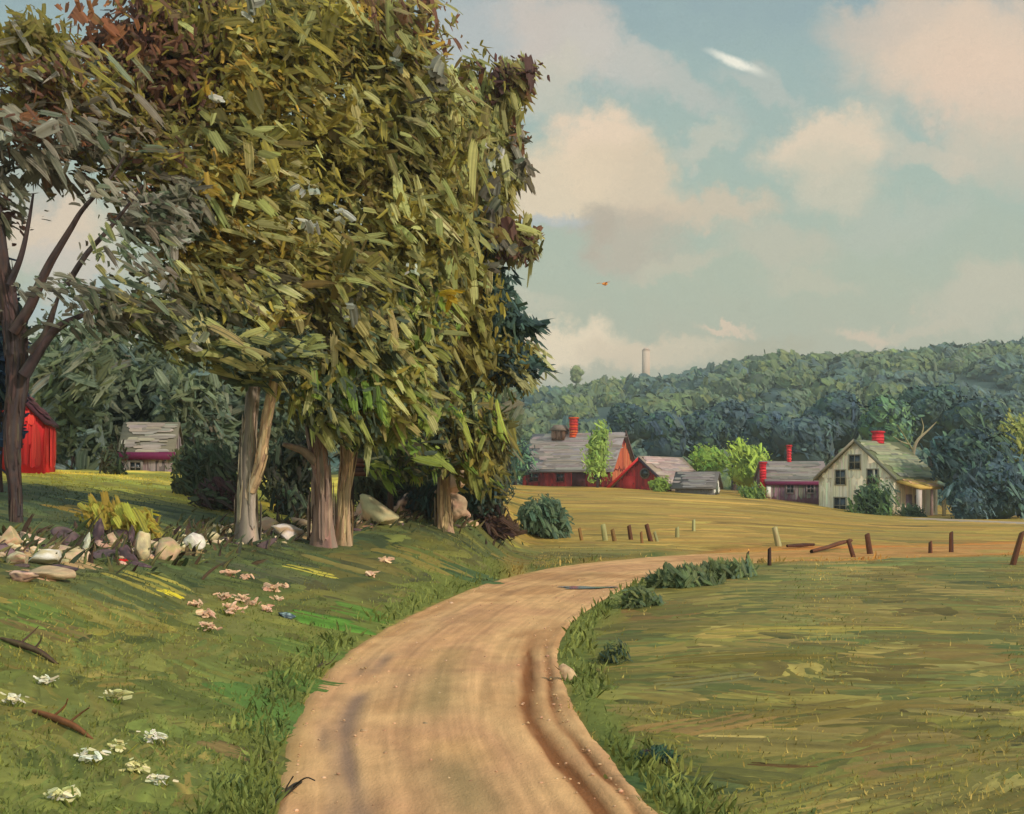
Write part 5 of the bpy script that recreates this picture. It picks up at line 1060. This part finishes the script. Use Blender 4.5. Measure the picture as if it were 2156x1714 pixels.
def rail(p, q, r, pal, label, seed, name='fence_rail', cat='fence rail', group=None):
    rng = np.random.default_rng(seed); mid = (np.asarray(p) + q) / 2; mb = MB()
    tube(mb, [p, p * .6 + q * .4 + rng.normal(0, r * .15, 3), p * .3 + q * .7 + rng.normal(0, r * .15, 3), q], [r * .8, r, r, r * .7], pal, 9, 24, 0, .14, rng)
    mb.add(np.array(p) + np.array([[-.0, 0, 0]]) + np.array([[0, r*.5, r*.5], [0, -r*.5, r*.5], [0, -r*.5, -r*.5], [0, r*.5, -r*.5]]), [(0, 1, 2, 3)], pick(pal, 1, rng)[0])
    return tag(mb.build(name, M_WOOD, origin=mid), label, cat, group)
up = np.array((0, 0, .12))
rail(ground_at(1657, 1156, 30) + up, ground_at(1714, 1153, 30) + up, .07, DRK + BRN, 'short fallen rail left of the longer slanting one', 730, group='fallen rails between the posts')
rail(ground_at(1708, 1168, 30) + up, ground_at(1792, 1157, 30) + up * 3, .085, BRN, 'longer fallen rail slanting up towards the tipping post', 731, group='fallen rails between the posts')
# fallen branches in the near grass
def branch(px0, py0, px1, py1, r, pal, label, seed):
    a, b = ground_at(px0, py0), ground_at(px1, py1); rng = np.random.default_rng(seed); mb = MB(); u = np.array((0, 0, r * 1.2))
    tube(mb, [a + u, a * .65 + b * .35 + u * 1.6, a * .3 + b * .7 + u * 1.8, b + u * .6], [r * .5, r, r * .9, r * .35], pal, 9, 30, 0, .14, rng)
    for t in (.35, .6):
        c = a * (1 - t) + b * t + u * 1.8; e = c + np.array((rng.normal(.1, .1), rng.normal(0, .1), .10 + .1 * rng.random())); tube(mb, [c, (c + e) / 2 + rng.normal(0, .02, 3), e], [r * .45, r * .3, r * .12], pal, 6, 10, 0, .1, rng)
    return tag(mb.build('fallen_branch', M_BARK, origin=(a + b) / 2), label, 'branch', 'fallen branches in the left grass')
BR2 = [(118,78,44),(100,64,38),(92,66,44),(132,88,50)]
branch(70, 1505, 195, 1562, .030, BR2, 'reddish-brown fallen branch above the lower white flowers', 740)
branch(2, 1352, 120, 1404, .034, [(88,66,48),(100,78,52),(76,54,44)], 'dark fallen branch higher up at the left edge', 741)
branch(572, 1706, 640, 1652, .022, [(44,40,32),(58,48,38)], 'thin black twig curling onto the road edge', 742)
branch(652, 1424, 690, 1396, .02, [(60,56,40),(84,72,50)], 'small dark twig at the left road verge', 743)

# stack of old timbers between the trunks, a puddle, a stray paint fleck given wings
k = 36.0; o = P(724, 1004, k); root = empty('timber_stack', (o[0] + .8, k, float(terrain(o[:1] + .8, o[1:2])[0]))); b = np.array(root.location)
tag(root, 'stack of long dark brown timbers raised on short legs behind the slim pale trunk', 'timber stack')
for i in range(7):
    mb = MB(); z = o[2] + .02 + (i // 2) * .135; y = k + (i % 2) * .24
    mb.box((o[0] + RNG.normal(0, .05), y - .11, z), (o[0] + 1.62 + RNG.normal(0, .05), y + .11, z + .125), pick([(88,52,36),(104,62,42),(72,44,34)], 1)[0], jit=.012); mb.build('timber', M_WOOD, root, origin=b)
for x in (.2, 1.4):
    mb = MB(); mb.box((o[0] + x - .07, k - .1, b[2] - .1), (o[0] + x + .07, k + .34, o[2] + .015), lin((70,52,42)), jit=.01); mb.build('leg', M_WOOD, root, origin=b)
c = ground_at(1232, 1241); th = np.linspace(0, 2*np.pi, 41)[:-1]
mb = MB(); rr = 1 + .25 * np.sin(3 * th + 1) + .15 * np.sin(5 * th)
rz = lambda x, y: float(terrain(np.array([x]), np.array([y]), False)[0]) + .052
mb.add(np.stack([c[0] + .62 * rr * np.cos(th), c[1] + .34 * rr * np.sin(th), np.full(40, rz(c[0], c[1]))], 1), [tuple(range(40))], lin((70, 84, 100))); tag(mb.build('water', M_WATER), kind='structure')
c = P(1273, 598, 70); root = empty('paint_fleck', c); root.scale = (1.35,) * 3; tag(root, 'tiny orange-brown fleck of paint in the open sky above the hill, modelled with wings', 'paint_fleck')  # stray paint fleck, made up into a gliding winged form
ORB = [(226,140,70),(214,126,62),(232,154,84)]
mb = MB(); tube(mb, [(-.16,.02,-.02),(-.08,0,0),(.04,-.01,.01),(.13,-.02,.02),(.19,-.02,.02)], [.02,.06,.075,.05,.012], ORB, 10, 20, 0, .05); mb.build('body', M_PETAL, root)
for sg in (-1, 1):
    mb = MB(); V = np.array([(.06,0,.02),(-.06,0,.01),(-.10,sg*.16,.06),(-.02,sg*.18,.065),(-.13,sg*.34,.05),(-.08,sg*.345,.052)]) ; V2 = V - (0,0,.012)
    mb.add(np.vstack([V, V2]), [(0,1,2,3),(3,2,4,5),(9,8,7,6),(11,10,8,9),(1,7,8,2),(2,8,10,4),(0,3,9,6),(3,5,11,9),(4,10,11,5),(0,6,7,1)], pick(ORB, 1)[0]); mb.build('wing', M_PETAL, root)
root.rotation_euler = (0, 0, .9)
